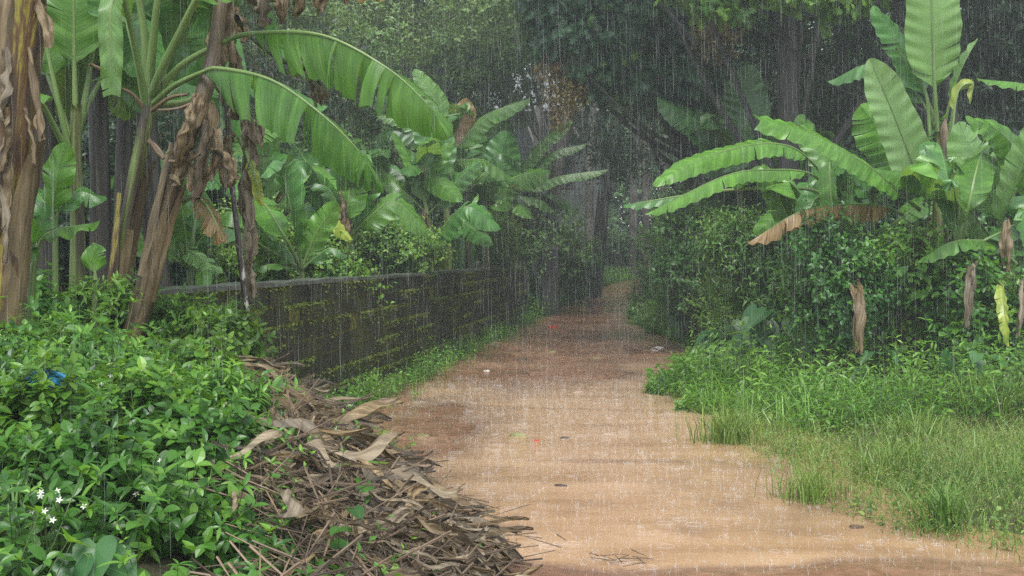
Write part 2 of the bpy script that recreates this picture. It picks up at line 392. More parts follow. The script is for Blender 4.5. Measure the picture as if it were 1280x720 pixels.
def mud_mat():
    m, nt, ns, lk = mat_new('wet_laterite_mud')
    tc = ns.new('ShaderNodeTexCoord'); v = tc.outputs['Object']
    n1 = noise(ns, lk, v, .9, 5, .6); n2 = noise(ns, lk, v, 9, 6, .7); n3 = noise(ns, lk, v, 55, 3, .7)
    rp = ramp(ns, [(.3, (.165, .082, .05)), (.52, (.28, .15, .092)), (.72, (.38, .235, .155))]); lk.new(n1, rp.inputs[0])
    r2 = ramp(ns, [(.32, (.55, .5, .48)), (.55, (1, 1, 1)), (.75, (1.25, 1.2, 1.15))]); lk.new(n2, r2.inputs[0])
    c = mixc(ns, lk, rp.outputs[0], r2.outputs[0], .8, 'MULTIPLY')
    vo = ns.new('ShaderNodeTexVoronoi'); vo.inputs['Scale'].default_value = 38; lk.new(v, vo.inputs['Vector'])
    r3 = ramp(ns, [(0, (.7, .6, .55)), (.35, (1, 1, 1))]); lk.new(vo.outputs['Distance'], r3.inputs[0])
    c = mixc(ns, lk, c, r3.outputs[0], .7, 'MULTIPLY')
    b = ns.new('ShaderNodeBsdfPrincipled'); lk.new(c, b.inputs['Base Color'])
    rr = ramp(ns, [(.4, (.07,) * 3), (.68, (.34,) * 3)]); lk.new(n2, rr.inputs[0]); lk.new(rr.outputs[0], b.inputs['Roughness'])
    h = mixc(ns, lk, n2, n3, .4)
    lk.new(bump(ns, lk, h, .4, .02), b.inputs['Normal'])
    finish(nt, b.outputs[0]); return m
def soil_mat():
    m, nt, ns, lk = mat_new('damp_soil')
    tc = ns.new('ShaderNodeTexCoord'); v = tc.outputs['Object']
    n1 = noise(ns, lk, v, 1.3, 6, .65); n2 = noise(ns, lk, v, 22, 4, .7)
    rp = ramp(ns, [(.3, (.03, .026, .014)), (.5, (.055, .055, .022)), (.7, (.1, .065, .04))]); lk.new(n1, rp.inputs[0])
    b = ns.new('ShaderNodeBsdfPrincipled'); lk.new(rp.outputs[0], b.inputs['Base Color']); b.inputs['Roughness'].default_value = .7
    lk.new(bump(ns, lk, n2, 1., .04), b.inputs['Normal'])
    finish(nt, b.outputs[0]); return m
def water_mat():
    m, nt, ns, lk = mat_new('muddy_water')
    tc = ns.new('ShaderNodeTexCoord'); v = tc.outputs['Object']
    n1 = noise(ns, lk, mapped(ns, lk, v, (.4, 1.7, 1)), 1.1, 6, .62, .6)  # wide bands: dark ripple shading put into the water colour
    rp = ramp(ns, [(.3, (.31, .18, .095)), (.48, (.42, .26, .148)), (.7, (.53, .345, .21))]); lk.new(n1, rp.inputs[0])
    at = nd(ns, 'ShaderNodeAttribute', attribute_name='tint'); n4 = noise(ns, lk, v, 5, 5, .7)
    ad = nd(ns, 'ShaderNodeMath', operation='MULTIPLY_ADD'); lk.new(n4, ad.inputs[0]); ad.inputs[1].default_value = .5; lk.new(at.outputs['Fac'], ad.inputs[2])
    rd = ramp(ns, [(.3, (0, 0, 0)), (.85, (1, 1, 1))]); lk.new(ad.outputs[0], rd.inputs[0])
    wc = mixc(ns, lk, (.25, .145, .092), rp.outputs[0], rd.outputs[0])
    b = ns.new('ShaderNodeBsdfPrincipled'); lk.new(wc, b.inputs['Base Color'])
    b.inputs['Roughness'].default_value = .07; b.inputs['IOR'].default_value = 1.33
    vo = ns.new('ShaderNodeTexVoronoi'); vo.inputs['Scale'].default_value = 11; lk.new(v, vo.inputs['Vector'])
    sn = nd(ns, 'ShaderNodeMath', operation='MULTIPLY'); lk.new(vo.outputs['Distance'], sn.inputs[0]); sn.inputs[1].default_value = 42.
    si = nd(ns, 'ShaderNodeMath', operation='SINE'); lk.new(sn.outputs[0], si.inputs[0])
    n2 = noise(ns, lk, v, 24, 3, .55)
    h = nd(ns, 'ShaderNodeMath', operation='MULTIPLY_ADD'); lk.new(si.outputs[0], h.inputs[0]); h.inputs[1].default_value = .35; lk.new(n2, h.inputs[2])
    lk.new(bump(ns, lk, h.outputs[0], .22, .006), b.inputs['Normal'])
    finish(nt, b.outputs[0]); return m
def block_mat():
    m, nt, ns, lk = mat_new('mossy_block')
    tc = ns.new('ShaderNodeTexCoord'); v = tc.outputs['Object']
    at = nd(ns, 'ShaderNodeAttribute', attribute_name='tint')
    n1 = noise(ns, lk, v, 1.6, 6, .65); n2 = noise(ns, lk, mapped(ns, lk, v, (9, 9, 1.1)), 1., 5, .65); n3 = noise(ns, lk, v, 40, 4, .7)
    rp = ramp(ns, [(.3, (.006, .008, .006)), (.55, (.015, .018, .013)), (.78, (.06, .068, .052))]); lk.new(n2, rp.inputs[0])
    mo = ramp(ns, [(.46, (0, 0, 0)), (.66, (1, 1, 1))]); lk.new(n1, mo.inputs[0])
    mc = ramp(ns, [(.35, (.025, .042, .008)), (.65, (.08, .11, .016))]); lk.new(n3, mc.inputs[0])
    f = nd(ns, 'ShaderNodeMath', operation='MULTIPLY'); lk.new(mo.outputs[0], f.inputs[0]); f.inputs[1].default_value = .55
    c = mixc(ns, lk, rp.outputs[0], mc.outputs[0], f.outputs[0])
    tr = ramp(ns, [(0, (.7, .7, .7)), (1, (1.35, 1.3, 1.25))]); lk.new(at.outputs['Fac'], tr.inputs[0])
    c = mixc(ns, lk, c, tr.outputs[0], 1., 'MULTIPLY')
    b = ns.new('ShaderNodeBsdfPrincipled'); lk.new(c, b.inputs['Base Color']); b.inputs['Roughness'].default_value = .5
    lk.new(bump(ns, lk, n3, 1., .012), b.inputs['Normal'])
    finish(nt, b.outputs[0]); return m
M['mud'] = mud_mat(); M['soil'] = soil_mat(); M['water'] = water_mat(); M['block'] = block_mat()
M['mortar'] = plain_mat('mossy_mortar', (.035, .042, .012), .7, 12, .8, col2=(.15, .16, .02))
M['coping'] = plain_mat('wet_cement', (.09, .093, .084), .35, 9, .6)
M['pillar'] = plain_mat('dark_pillar', (.03, .028, .025), .5, 7, .5)
def rain_mat(name, a):
    m, nt, ns, lk = mat_new(name)
    d = ns.new('ShaderNodeBsdfPrincipled'); d.inputs['Base Color'].default_value = (.9, .93, .95, 1); d.inputs['Roughness'].default_value = .15
    t2 = ns.new('ShaderNodeBsdfTranslucent'); t2.inputs['Color'].default_value = (.9, .93, .95, 1)
    m2 = ns.new('ShaderNodeMixShader'); m2.inputs[0].default_value = .5; lk.new(d.outputs[0], m2.inputs[1]); lk.new(t2.outputs[0], m2.inputs[2])
    t = ns.new('ShaderNodeBsdfTransparent'); mx = ns.new('ShaderNodeMixShader'); mx.inputs[0].default_value = a
    lk.new(t.outputs[0], mx.inputs[1]); lk.new(m2.outputs[0], mx.inputs[2]); finish(nt, mx.outputs[0]); return m
M['rain'] = rain_mat('falling_water', .1); M['splash'] = rain_mat('splashing_water', .3)

# ------------------------------------------------------------------ the ground
_Y = [0, 6, 7.2, 8.3, 10.4, 12, 14.1, 17, 20, 26.7, 32, 38, 46, 60]
_L = [.3, -.16, -.48, -.88, -1.46, -1.65, -1.41, -.95, -.45, .5, 1.25, 2.3, 4.6, 12]
_Rr = [3.4, 3.0, 2.2, 2.1, 2.15, 1.9, 1.75, 2.4, 3.25, 2.6, 2.95, 3.8, 6.0, 13.2]
def pathL(y): return np.interp(y, _Y, _L)
def pathR(y): return np.interp(y, _Y, _Rr)
def toe(y): return np.interp(y, [0, 3, 5, 6.2, 8.3, 10.5, 12, 14, 30], [.3, .2, .1, -.17, -.88, -1.5, -2.1, -2.4, -2.4])
WALL_A = np.array([-2.41, 8.0]); WALL_B = np.array([.33, 28.2])
def wallx(y): return WALL_A[0] + (y - WALL_A[1]) * (WALL_B[0] - WALL_A[0]) / (WALL_B[1] - WALL_A[1])
def mound(x, y):
    d = np.clip(toe(y) - x, 0, None)
    fy = sstep(.8, 5.6, y) * (1 - sstep(10.2, 12.5, y) * (x > -3.2) - sstep(12, 15, y) * (x <= -3.2) * .6)
    return 1.03 * (1 - np.exp(-(d / 1.25) ** 1.4)) * fy
def rise(y): return .66 * sstep(23, 49, y)
def G(x, y):
    """ground height away from the path"""
    x = np.asarray(x, float); y = np.asarray(y, float)
    h = .02 + rise(y) + mound(x, y)
    e = x - pathR(y)
    h = h - .045 * sstep(-.6, -.1, e) * (1 - sstep(.25, 1.2, e)) * (1 - sstep(12, 15, y)) + .06 * sstep(.2, 1.2, e) + .26 * np.clip(e - 2.2, 0, 5)
    behind = (sstep(0, .4, wallx(y) - x)) * sstep(11.5, 13, y)
    h = h + .25 * behind + .06 * np.clip(wallx(y) - x - 3, 0, 6) * behind
    return h + .03 * fbm(x * .8, y * .8) + .02 * fbm(x * 3.1, y * 3.1, 3)
def Gp(x, y):
    """height of the mud path: water stands at 0"""
    h = -.036 + .035 * fbm(x * .7 + 5, y * .5) + .014 * fbm(x * 3, y * 3)
    h = h + .06 * np.exp(-((x + .85) / .8) ** 2 - ((y - 11.2) / 2.4) ** 2)
    h = h + .05 * np.exp(-((x - pathL(y)) / .35) ** 2)
    h = h + .012 * np.exp(-((x - pathR(y)) / .3) ** 2)
    h = h + .065 * (1 - sstep(6.05, 6.5, y + .15 * vnoise(x * 1.5, 3))) + .07 * sstep(13.8, 19, y + 1.6 * vnoise(x * 1.1, 8)) + rise(y)
    h = h + .022 * np.exp(-((y - 9.45 - .1 * vnoise(x * 2, 1)) / .13) ** 2) * sstep(-.3, .4, x) * (1 - sstep(1.2, 1.9, x))
    return h

def grid_mesh(xs, ys, zf):
    X, Yy = np.meshgrid(xs, ys); Z = zf(X, Yy)
    V = np.stack([X, Yy, Z], -1).reshape(-1, 3); nx = len(xs); ny = len(ys)
    i, j = np.meshgrid(np.arange(ny - 1), np.arange(nx - 1), indexing='ij'); i = i.ravel(); j = j.ravel()
    return V, np.stack([i * nx + j, i * nx + j + 1, (i + 1) * nx + j + 1, (i + 1) * nx + j], 1)
def inside(x, y): return sstep(-.1, .12, x - pathL(y)) * sstep(-.15, .2, pathR(y) - x + .3 * fbm(x * 1.3 + 4, y * 1.3, 3) + .12 * fbm(x * 5, y * 5, 2)) * (1 - sstep(55, 60, y))
xs = np.concatenate([np.linspace(-80, -8, 30), np.linspace(-7.8, 9, 260), np.linspace(9.5, 80, 30)])
ys = np.concatenate([np.linspace(-20, 0, 16), np.linspace(.3, 16, 260), np.linspace(16.1, 30, 110), np.linspace(30.5, 60, 60), np.linspace(62, 125, 20)])
mb = MB(); V, q = grid_mesh(xs, ys, lambda x, y: G(x, y) - .16 * inside(x, y)); mb.add(V, q)
tag(mb.build('ground', M['soil'], smooth=True), 'damp dark soil under all the plants', 'ground', kind='structure')
mb = MB(); s = np.linspace(0, 1, 90); yy = np.concatenate([np.linspace(-6, 30, 420), np.linspace(30.3, 60, 70)])
S_, Y_ = np.meshgrid(s, yy); X_ = (pathL(Y_) - .45) + S_ * (pathR(Y_) - pathL(Y_) + .9)
ed = np.minimum(X_ - pathL(Y_), pathR(Y_) - X_) + .12 * fbm(X_ * 2.2, Y_ * 2.2)
Z_ = Gp(X_, Y_) - .14 * (1 - sstep(-.35, -.02, ed))
i, j = np.meshgrid(np.arange(len(yy) - 1), np.arange(89), indexing='ij'); i = i.ravel(); j = j.ravel()
mb.add(np.stack([X_, Y_, Z_], -1).reshape(-1, 3), np.stack([i * 90 + j, i * 90 + j + 1, (i + 1) * 90 + j + 1, (i + 1) * 90 + j], 1))
tag(mb.build('path', M['mud'], smooth=True), 'wet reddish mud path bending away between the plants', 'path', kind='structure')
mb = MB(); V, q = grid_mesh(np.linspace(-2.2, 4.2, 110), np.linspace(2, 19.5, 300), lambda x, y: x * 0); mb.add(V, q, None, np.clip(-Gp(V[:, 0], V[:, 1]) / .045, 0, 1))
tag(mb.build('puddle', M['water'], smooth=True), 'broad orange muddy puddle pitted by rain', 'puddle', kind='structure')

# ------------------------------------------------------------------ the wall
def build_wall():
    d3 = np.array([*(WALL_B - WALL_A), 0]); L = np.linalg.norm(d3); d3 /= L; nrm = np.array([d3[1], -d3[0], 0])   # towards the path
    root = thing('boundary_wall', 'long dark block wall with mossy joints along the path', 'wall', (*WALL_A, 0))
    def W(s, o, z): return np.array([WALL_A[0], WALL_A[1], 0]) + d3 * s + nrm * o + np.array([0, 0, z])
    def obox(mb, s0, s1, o0, o1, z0, z1, tint):
        V = [W(s, o, z) for z in (z0, z1) for s, o in ((s0, o0), (s1, o0), (s1, o1), (s0, o1))]
        mb.add(V, [[(0,3,2,1),(4,5,6,7),(0,1,5,4),(1,2,6,5),(2,3,7,6),(3,0,4,7)]], tint=tint)
    core = MB(); obox(core, .02, L - .02, -.22, -.012, -.3, 1.36, .5)
    blk = MB(); ch = .176
    for c in range(8):
        s = -.02 - (c % 2) * .19
        while s < L:
            ln = .37 * rng.uniform(.92, 1.08); a = max(s, 0); b = min(s + ln - .016, L)
            z0 = -.08 + c * ch; j = rng.normal(0, .005)
            if b - a > .05: obox(blk, a, b, -.24, rng.normal(0, .006), z0 + .011 + j * .6, z0 + ch - .007 + rng.normal(0, .004), rng.random())
            s += ln
    blk.build('wall_blocks', M['block'], root)
    core.build('mortar', M['mortar'], root)
    cp = MB(); n = 130; ss = np.linspace(-.01, L + .01, n)
    rows = []
    for k, s in enumerate(ss):
        w = .018 * vnoise(s * 2.3, .5); t = 1.335 + .014 * vnoise(s * 3.1, 4.5)
        rows.append([W(s, -.26, 1.331), W(s, .02 + w, 1.331), W(s, .015 + w, t + .03), W(s, -.25, t + .034)])
    V = np.array(rows).reshape(-1, 3); Q = []
    for k in range(n - 1):
        for e in range(4): Q.append((k * 4 + e, (k + 1) * 4 + e, (k + 1) * 4 + (e + 1) % 4, k * 4 + (e + 1) % 4))
    Q += [(0, 1, 2, 3), ((n - 1) * 4 + 3, (n - 1) * 4 + 2, (n - 1) * 4 + 1, (n - 1) * 4)]
    cp.add(V, np.array(Q)); cp.build('coping', M['coping'], root)
    # moss in the joints
    ms = MB(); N = 46000
    s = rng.random(N) * L; c = rng.integers(0, 8, N); z = -.08 + c * ch + ch + rng.normal(-.004, .008, N) - (rng.random(N) < .4) * rng.exponential(.05, N)
    dens = fbm(s * .9 + c * 7, c * 3.3, 3) + .3 * (c < 3) + .1
    k = (dens > rng.uniform(-.05, .4, N)) & (z > 0) & (z < 1.33)
    s, z, N = s[k], z[k], k.sum()
    pos = np.array([*WALL_A, 0]) + d3 * s[:, None] + nrm * .004 + np.array([0, 0, 1]) * z[:, None]
    scatter(ms, SMALL, pos, unit(nrm + rng.normal(0, .7, (N, 3))), rng.normal(0, 1, (N, 3)), rng.uniform(.012, .034, N), rng.random(N), 1.4)
    # mossy foot of the wall
    N = 9000; s = rng.random(N) * L; z = np.abs(rng.normal(0, .16, N)) + .02
    k = fbm(s * 1.1, s * 0 + 9, 3) + .12 > z * .9; s, z, N = s[k], z[k], k.sum()
    pos = np.array([*WALL_A, 0]) + d3 * s[:, None] + nrm * .006 + np.array([0, 0, 1]) * z[:, None]
    scatter(ms, SMALL, pos, unit(nrm + rng.normal(0, .7, (N, 3))), rng.normal(0, 1, (N, 3)), rng.uniform(.015, .04, N), rng.random(N) * .8, 1.3)
    tag(ms.build('moss', M['moss'], root), kind='stuff')
build_wall()
# gate pillar past the end of the wall
pr = thing('gate_pillar', 'dark square pillar just past the far end of the wall', 'pillar', (*P(686, 400, 29)[:2], .15))
mb = MB(); mb.box((.72, 29, 0), (1.12, 29.4, 1.75)); mb.build('post', M['pillar'], pr)
mb = MB(); mb.box((.68, 28.96, 1.752), (1.16, 29.44, 1.83)); mb.build('cap', M['coping'], pr)

# ------------------------------------------------------------------ banana leaves
def banana_leaf(parent, pts, W, n=(0, -.35, 1), droop=(20, 20), pet=.18, mat='banana', tears=6, seed=0, curl=12, ragged=0., name='leaf', rib='rib', ribr=.016, wav=.012, blunt=0.):
    rg = np.random.default_rng(seed + 1000)
    c, L = spline(pts, 240)
    T = unit(np.gradient(c, axis=0)); n = unit(n)
    S = unit(np.cross(T, n)); N = np.cross(S, T)
    mb = MB()
    NV = 6; v = np.linspace(0, 1, NV)
    Lb = L * (1 - pet)
    def wid(t):
        a = np.sqrt(np.clip(1 - (1 - np.clip(t / .2, 0, 1)) ** 2, 0, 1))
        b = np.clip(1 - np.clip((t - .5) / (.5 + blunt), 0, 1) ** 2.3, 0, 1) ** .62
        return a * b
    for side, dr in ((-1, droop[0]), (1, droop[1])):
        cuts = np.sort(rg.uniform(.06, .96, tears)) if tears else np.array([])
        bnd = np.concatenate([[0.], cuts, [1.]])
        ph = rg.random() * 6
        for b0, b1 in zip(bnd[:-1], bnd[1:]):
            if b1 - b0 < .004: continue
            m = max(3, int((b1 - b0) * 64) + 2)
            f = np.linspace(0, 1, m); t = b0 + (b1 - b0) * f
            s = (pet + (1 - pet) * t) * 239
            i0 = np.clip(s.astype(int), 0, 238); fr = (s - i0)[:, None]
            lerp = lambda A: A[i0] * (1 - fr) + A[i0 + 1] * fr
            C, Tt, Ss, Nn = lerp(c), unit(lerp(T)), unit(lerp(S)), unit(lerp(N))
            w = W / 2 * wid(t) * (1 + .07 * vnoise(t * 9 + seed, side * 3.)) * (1 - ragged * np.abs(vnoise(t * 23, seed + side * 5.)))
            extra = rg.normal(0, 5 + (3 if tears > 9 else 0)) + rg.random() * (8 if tears > 9 else 3)
            a = np.radians(dr + extra + curl * v[None] + 4 * np.sin(t[:, None] * 11 + ph))
            dv = 1 / (NV - 1)
            am = (a[:, 1:] + a[:, :-1]) / 2
            cx = np.concatenate([np.zeros((m, 1)), np.cumsum(np.cos(am) * dv, 1)], 1); cz = np.concatenate([np.zeros((m, 1)), np.cumsum(np.sin(am) * dv, 1)], 1)
            gap = (.010 + .012 * rg.random()) / max(b1 - b0, .02) / Lb if tears else 0
            gap = min(gap, .6)
            along = (.5 - f)[:, None] * (b1 - b0) * Lb * gap * v[None] ** 1.6 + .16 * W * v[None] ** 1.4   # veins sweep towards the tip
            rip = wav * np.sin(t[:, None] * Lb / .16 * 6.28 + ph) * v[None] ** 1.5
            p = (C[:, None] + side * Ss[:, None] * (w[:, None] * cx)[..., None] - Nn[:, None] * (w[:, None] * cz - rip)[..., None] + Tt[:, None] * along[..., None])
            uv = np.stack([np.broadcast_to((t * Lb)[:, None], (m, NV)), np.broadcast_to(side * v[None], (m, NV))], -1)
            i, j = np.meshgrid(np.arange(m - 1), np.arange(NV - 1), indexing='ij'); i = i.ravel(); j = j.ravel()
            q = np.stack([i * NV + j, i * NV + j + 1, (i + 1) * NV + j + 1, (i + 1) * NV + j], 1)
            if side < 0: q = q[:, ::-1]
            mb.add(p.reshape(-1, 3), q, uv.reshape(-1, 2))
    o = mb.build(name, M[mat] if isinstance(mat, str) else mat, parent, smooth=True)
    rb = MB(); cc = c[:236]
    tube(rb, cc[::6] - N[:236:6] * .004, 0, 0, 40, 6, 0, seed, prof=([0, pet, pet + .3, 1], [ribr * 1.5, ribr, ribr * .6, ribr * .12]))
    rb.build('midrib', M[rib], o, smooth=True)
    return o

def dead_leaf(parent, pts, W, seed=0, mat='dead', name='dead_leaf', side=(1, .3, 0), pleat=.35, ragged=.35):
    rg = np.random.default_rng(seed + 5000)
    n = 34; NV = 9
    c, L = spline(pts, n); T = unit(np.gradient(c, axis=0))
    S = unit(np.cross(T, np.cross(unit(side), T) + 1e-6)); S = unit(np.broadcast_to(side, T.shape) - T * (T @ unit(side))[:, None]); N = np.cross(S, T)
    t = np.linspace(0, 1, n); v = np.linspace(-1, 1, NV)
    w = W / 2 * np.sin(np.pi * np.clip(t * .93 + .06, 0, 1)) ** .55
    w = w[:, None] * (1 - ragged * np.abs(vnoise(t[:, None] * 9 + seed * 1.7, np.sign(v)[None] * 4.)))
    tw = rg.normal(0, .9) + rg.normal(0, 1.6) * t
    S2 = S * np.cos(tw)[:, None] + N * np.sin(tw)[:, None]; N2 = np.cross(S2, T)
    off = W * pleat * (np.sin(v[None] * 4.2 + rg.random() * 6 + 2.2 * vnoise(t[:, None] * 5, seed + .3)) * (.4 + .6 * t[:, None]) + .8 * vnoise(v[None] * 2.2 + seed, t[:, None] * 7))
    p = c[:, None] + S2[:, None] * (w * v[None] * .8)[..., None] + N2[:, None] * (off * .6)[..., None] + T[:, None] * (.12 * W * vnoise(v[None] * 5 + seed * 2.2, t[:, None] * 3))[..., None]
    uv = np.stack([np.broadcast_to(v[None] * W * 3 + seed, (n, NV)), np.broadcast_to((t * L)[:, None], (n, NV))], -1)
    i, j = np.meshgrid(np.arange(n - 1), np.arange(NV - 1), indexing='ij'); i = i.ravel(); j = j.ravel()
    mb = MB(); mb.add(p.reshape(-1, 3), np.stack([i * NV + j, i * NV + j + 1, (i + 1) * NV + j + 1, (i + 1) * NV + j], 1), uv.reshape(-1, 2))
    return mb.build(name, M[mat], parent, smooth=True)

def sheath(parent, pts, r, az, arc, seed, mat='sheath', peel=.04):
    """a curved plate lying on a stem, its top peeling away"""
    rg = np.random.default_rng(seed + 9000); n = 22; NV = 8
    c, L = spline(pts, n); t = np.linspace(0, 1, n); a = az + np.linspace(-arc, arc, NV)
    T = unit(np.gradient(c, axis=0)); S = unit(np.cross(T, [0, 1., 0])); N = np.cross(S, T)
    taper = (1 - .75 * t ** 2)[:, None]
    A = az + (a[None] - az) * taper + .12 * vnoise(t[:, None] * 6 + seed, a[None] * 0 + 1)
    rr = r * 1.04 + .008 + peel * t[:, None] ** 3 + .012 * np.abs(vnoise(A * 3 + seed, t[:, None] * 8))
    p = c[:, None] + rr[..., None] * (S[:, None] * np.cos(A)[..., None] + N[:, None] * np.sin(A)[..., None])
    uv = np.stack([A / 6.28 + seed * .37, np.broadcast_to((t * L)[:, None], (n, NV))], -1)
    i, j = np.meshgrid(np.arange(n - 1), np.arange(NV - 1), indexing='ij'); i = i.ravel(); j = j.ravel()
    mb = MB(); mb.add(p.reshape(-1, 3), np.stack([i * NV + j, i * NV + j + 1, (i + 1) * NV + j + 1, (i + 1) * NV + j], 1), uv.reshape(-1, 2))
    return mb.build('sheath', M[mat], parent, smooth=True)

def stem(parent, pts, r0, r1, mat='stem', seed=0, name='stem'):
    mb = MB(); tube(mb, pts, r0, r1, 30, 14, .07, seed)
    return mb.build(name, M[mat], parent, smooth=True)

def px(*a): return [P(*p) for p in a]
CAM = (0, -1., .25)      # a blade turned to face the path's near end
# ------------------------------------------------------------------ banana plants on the left bank
def foot(p):
    return (p[0], p[1], float(G(p[0], p[1])))
def plant(label, base, group=None, name='banana_plant', cat='banana plant'):
    return thing(name, label, cat, foot(base), group)

# A: thick peeling stem at the edge of the picture
r = plant('thick banana stem with peeling brown and yellow sheaths at the left edge', P(2, 400, 6.2))
pts = px((-8, 470, 6.2), (4, 300, 6.2), (14, 120, 6.2), (28, -60, 6.2), (36, -200, 6.2)); stem(r, pts, .125, .10, 'stem', 1)
for k, (a, b, az, arc, sd, m) in enumerate([(.05, .5, 4.6, .9, 1, 'sheath'), (.25, .75, 5.5, .7, 2, 'sheath'), (.35, .8, 3.9, .8, 3, 'sheath'), (.55, .98, 4.9, .8, 4, 'dead'), (.1, .45, 3.6, .7, 5, 'dead'), (.02, .3, 5.6, .6, 6, 'sheath'), (.45, .7, 4.4, .5, 7, 'dead'), (.6, .9, 5.7, .5, 8, 'sheath')]):
    c, _ = spline(pts, 100); sheath(r, [c[int(a * 99)], c[int((a + b) / 2 * 99)], c[int(b * 99)]], .118, az, arc, sd, m, .05 + .03 * (k % 3))
for k, (p, q, w, m) in enumerate([((30, 45, 6.1), (52, 175, 6.05), .09, 'dead'), ((8, 60, 6.05), (-2, 150, 6.0), .1, 'dead_grey'), ((10, 130, 6.05), (2, 215, 6.), .09, 'dead'), ((14, 190, 6.05), (-3, 300, 6.), .1, 'dead'), ((30, 135, 6.05), (42, 205, 6.), .05, 'dead'), ((-2, 230, 6.), (8, 330, 6.), .08, 'dead_grey'), ((40, -20, 6.1), (62, 60, 6.05), .1, 'dead')]):
    dead_leaf(r, px(p, tuple((np.array(p) + q) / 2 + [4, 0, 0]), q), w, 20 + k, m)
banana_leaf(r, px((40, -120, 6.2), (90, -170, 6.), (190, -160, 5.8), (330, -60, 5.6)), .5, (0, -.3, 1), seed=4)
banana_leaf(r, px((30, -140, 6.2), (-40, -200, 6.4), (-160, -150, 6.6)), .5, seed=5)
# B: slender stem with an erect leaf
r = plant('slender banana stem with a bright upright leaf, second from the left edge', P(97, 400, 7.8))
stem(r, px((98, 470, 7.8), (97, 300, 7.8), (95, 210, 7.8), (95, 130, 7.8)), .06, .035, 'stem', 2)
banana_leaf(r, px((95, 160, 7.8), (93, 90, 7.75), (92, 0, 7.7), (88, -130, 7.7)), .42, (.05, -1, .1), (4, 4), .26, 'banana', 2, 11, 4)
for k, (p, W, n, m) in enumerate([
    (((94, 215, 7.8), (78, 150, 7.75), (58, 60, 7.7), (30, -60, 7.7)), .4, (.2, -1, .3), 'banana'),
    (((96, 175, 7.8), (108, 110, 7.85), (122, 30, 7.9), (150, -80, 8.)), .4, (-.3, -.8, .5), 'banana_deep'),
    (((94, 190, 7.8), (66, 110, 7.9), (40, 60, 8.1), (-20, 50, 8.3)), .4, (0, -.6, 1), 'banana_deep'),
    (((93, 195, 7.8), (80, 180, 7.7), (48, 122, 7.5), (20, 118, 7.3), (-30, 160, 7.2)), .36, (0, -.5, 1), 'banana'),
    (((97, 165, 7.8), (112, 125, 7.9), (140, 90, 8.2), (190, 110, 8.6)), .36, (0, -.5, 1), 'banana_deep')]):
    banana_leaf(r, px(*p), W, n, (18, 18), .42, m, 5, 20 + k, rib='rib')
# C: plant with the two long leaves reaching right
r = plant('banana plant with two long ragged leaves arching right over the wall', P(148, 400, 7.4))
pts = px((140, 460, 7.4), (150, 350, 7.4), (167, 240, 7.4), (186, 135, 7.4), (190, 110, 7.4)); stem(r, pts, .072, .038, 'stem', 3)
c, _ = spline(pts, 100)
for k, (a, b, az, sd, m) in enumerate([(.0, .5, 4.2, 31, 'dead'), (.15, .62, 5.3, 32, 'sheath'), (.3, .75, 3.6, 33, 'stem_brown')]):
    sheath(r, [c[int(a * 99)], c[int((a + b) / 2 * 99)], c[int(b * 99)]], .062, az, .7, sd, m, .03)
banana_leaf(r, px((187, 128, 7.4), (225, 82, 7.35), (276, 54, 7.3), (310, 42, 7.2), (400, 43, 7.0), (480, 82, 6.85), (533, 128, 6.75), (552, 158, 6.7)), .56, (-.25, -.42, 1), (38, 40), .36, 'banana', 13, 31, 24, .1, ribr=.016)
banana_leaf(r, px((186, 133, 7.4), (215, 108, 7.3), (252, 90, 7.1), (275, 85, 7.0), (340, 100, 6.85), (405, 145, 6.7), (450, 190, 6.65), (470, 226, 6.6)), .54, (-.35, -.5, 1), (42, 44), .27, 'banana_torn', 15, 32, 22, .14, ribr=.015)
banana_leaf(r, px((186, 125, 7.4), (200, 90, 7.3), (222, 45, 7.2), (262, -30, 7.0), (330, -110, 6.8)), .5, (-.4, -.6, .6), (10, 14), .5, 'banana', 4, 33, ribr=.022)
banana_leaf(r, px((185, 120, 7.4), (190, 60, 7.3), (198, -10, 7.2), (215, -120, 7.1)), .5, (-.1, -1, .2), (6, 6), .5, 'banana_pale', 3, 34, ribr=.022)
banana_leaf(r, px((184, 122, 7.4), (181, 50, 7.35), (171, -15, 7.3), (150, -120, 7.2)), .5, (.1, -1, .2), (8, 8), .5, 'banana', 3, 35, ribr=.022)
banana_leaf(r, px((182, 135, 7.4), (172, 80, 7.4), (160, 30, 7.4), (140, -60, 7.5)), .45, (.3, -1, .3), (12, 12), .5, 'banana_deep', 3, 36)
banana_leaf(r, px((183, 130, 7.3), (165, 40, 7.1), (150, -10, 6.9), (138, 10, 6.75), (139, 70, 6.7), (140, 118, 6.7)), .14, (.4, -1, .3), (20, 20), .35, 'banana_pale', 2, 37, 6, blunt=.25)
banana_leaf(r, px((188, 130, 7.5), (235, 125, 7.7), (280, 100, 8.0), (340, 100, 8.3), (400, 130, 8.5)), .4, (0, -.4, 1), (25, 25), .25, 'banana_deep', 8, 38)
for k, (p, q) in enumerate([((183, 140, 7.4), (150, 110, 7.3)), ((190, 138, 7.35), (236, 118, 7.2)), ((150, 112, 7.3), (112, 80, 7.2)), ((182, 175, 7.4), (210, 205, 7.3))]):
    mb = MB(); tube(mb, px(p, tuple((np.array(p) + q) / 2 + [0, -6, 0]), q), .016, .009, 10, 6, .1, k); mb.build('dead_petiole', M['rib_brown'], r, smooth=True)
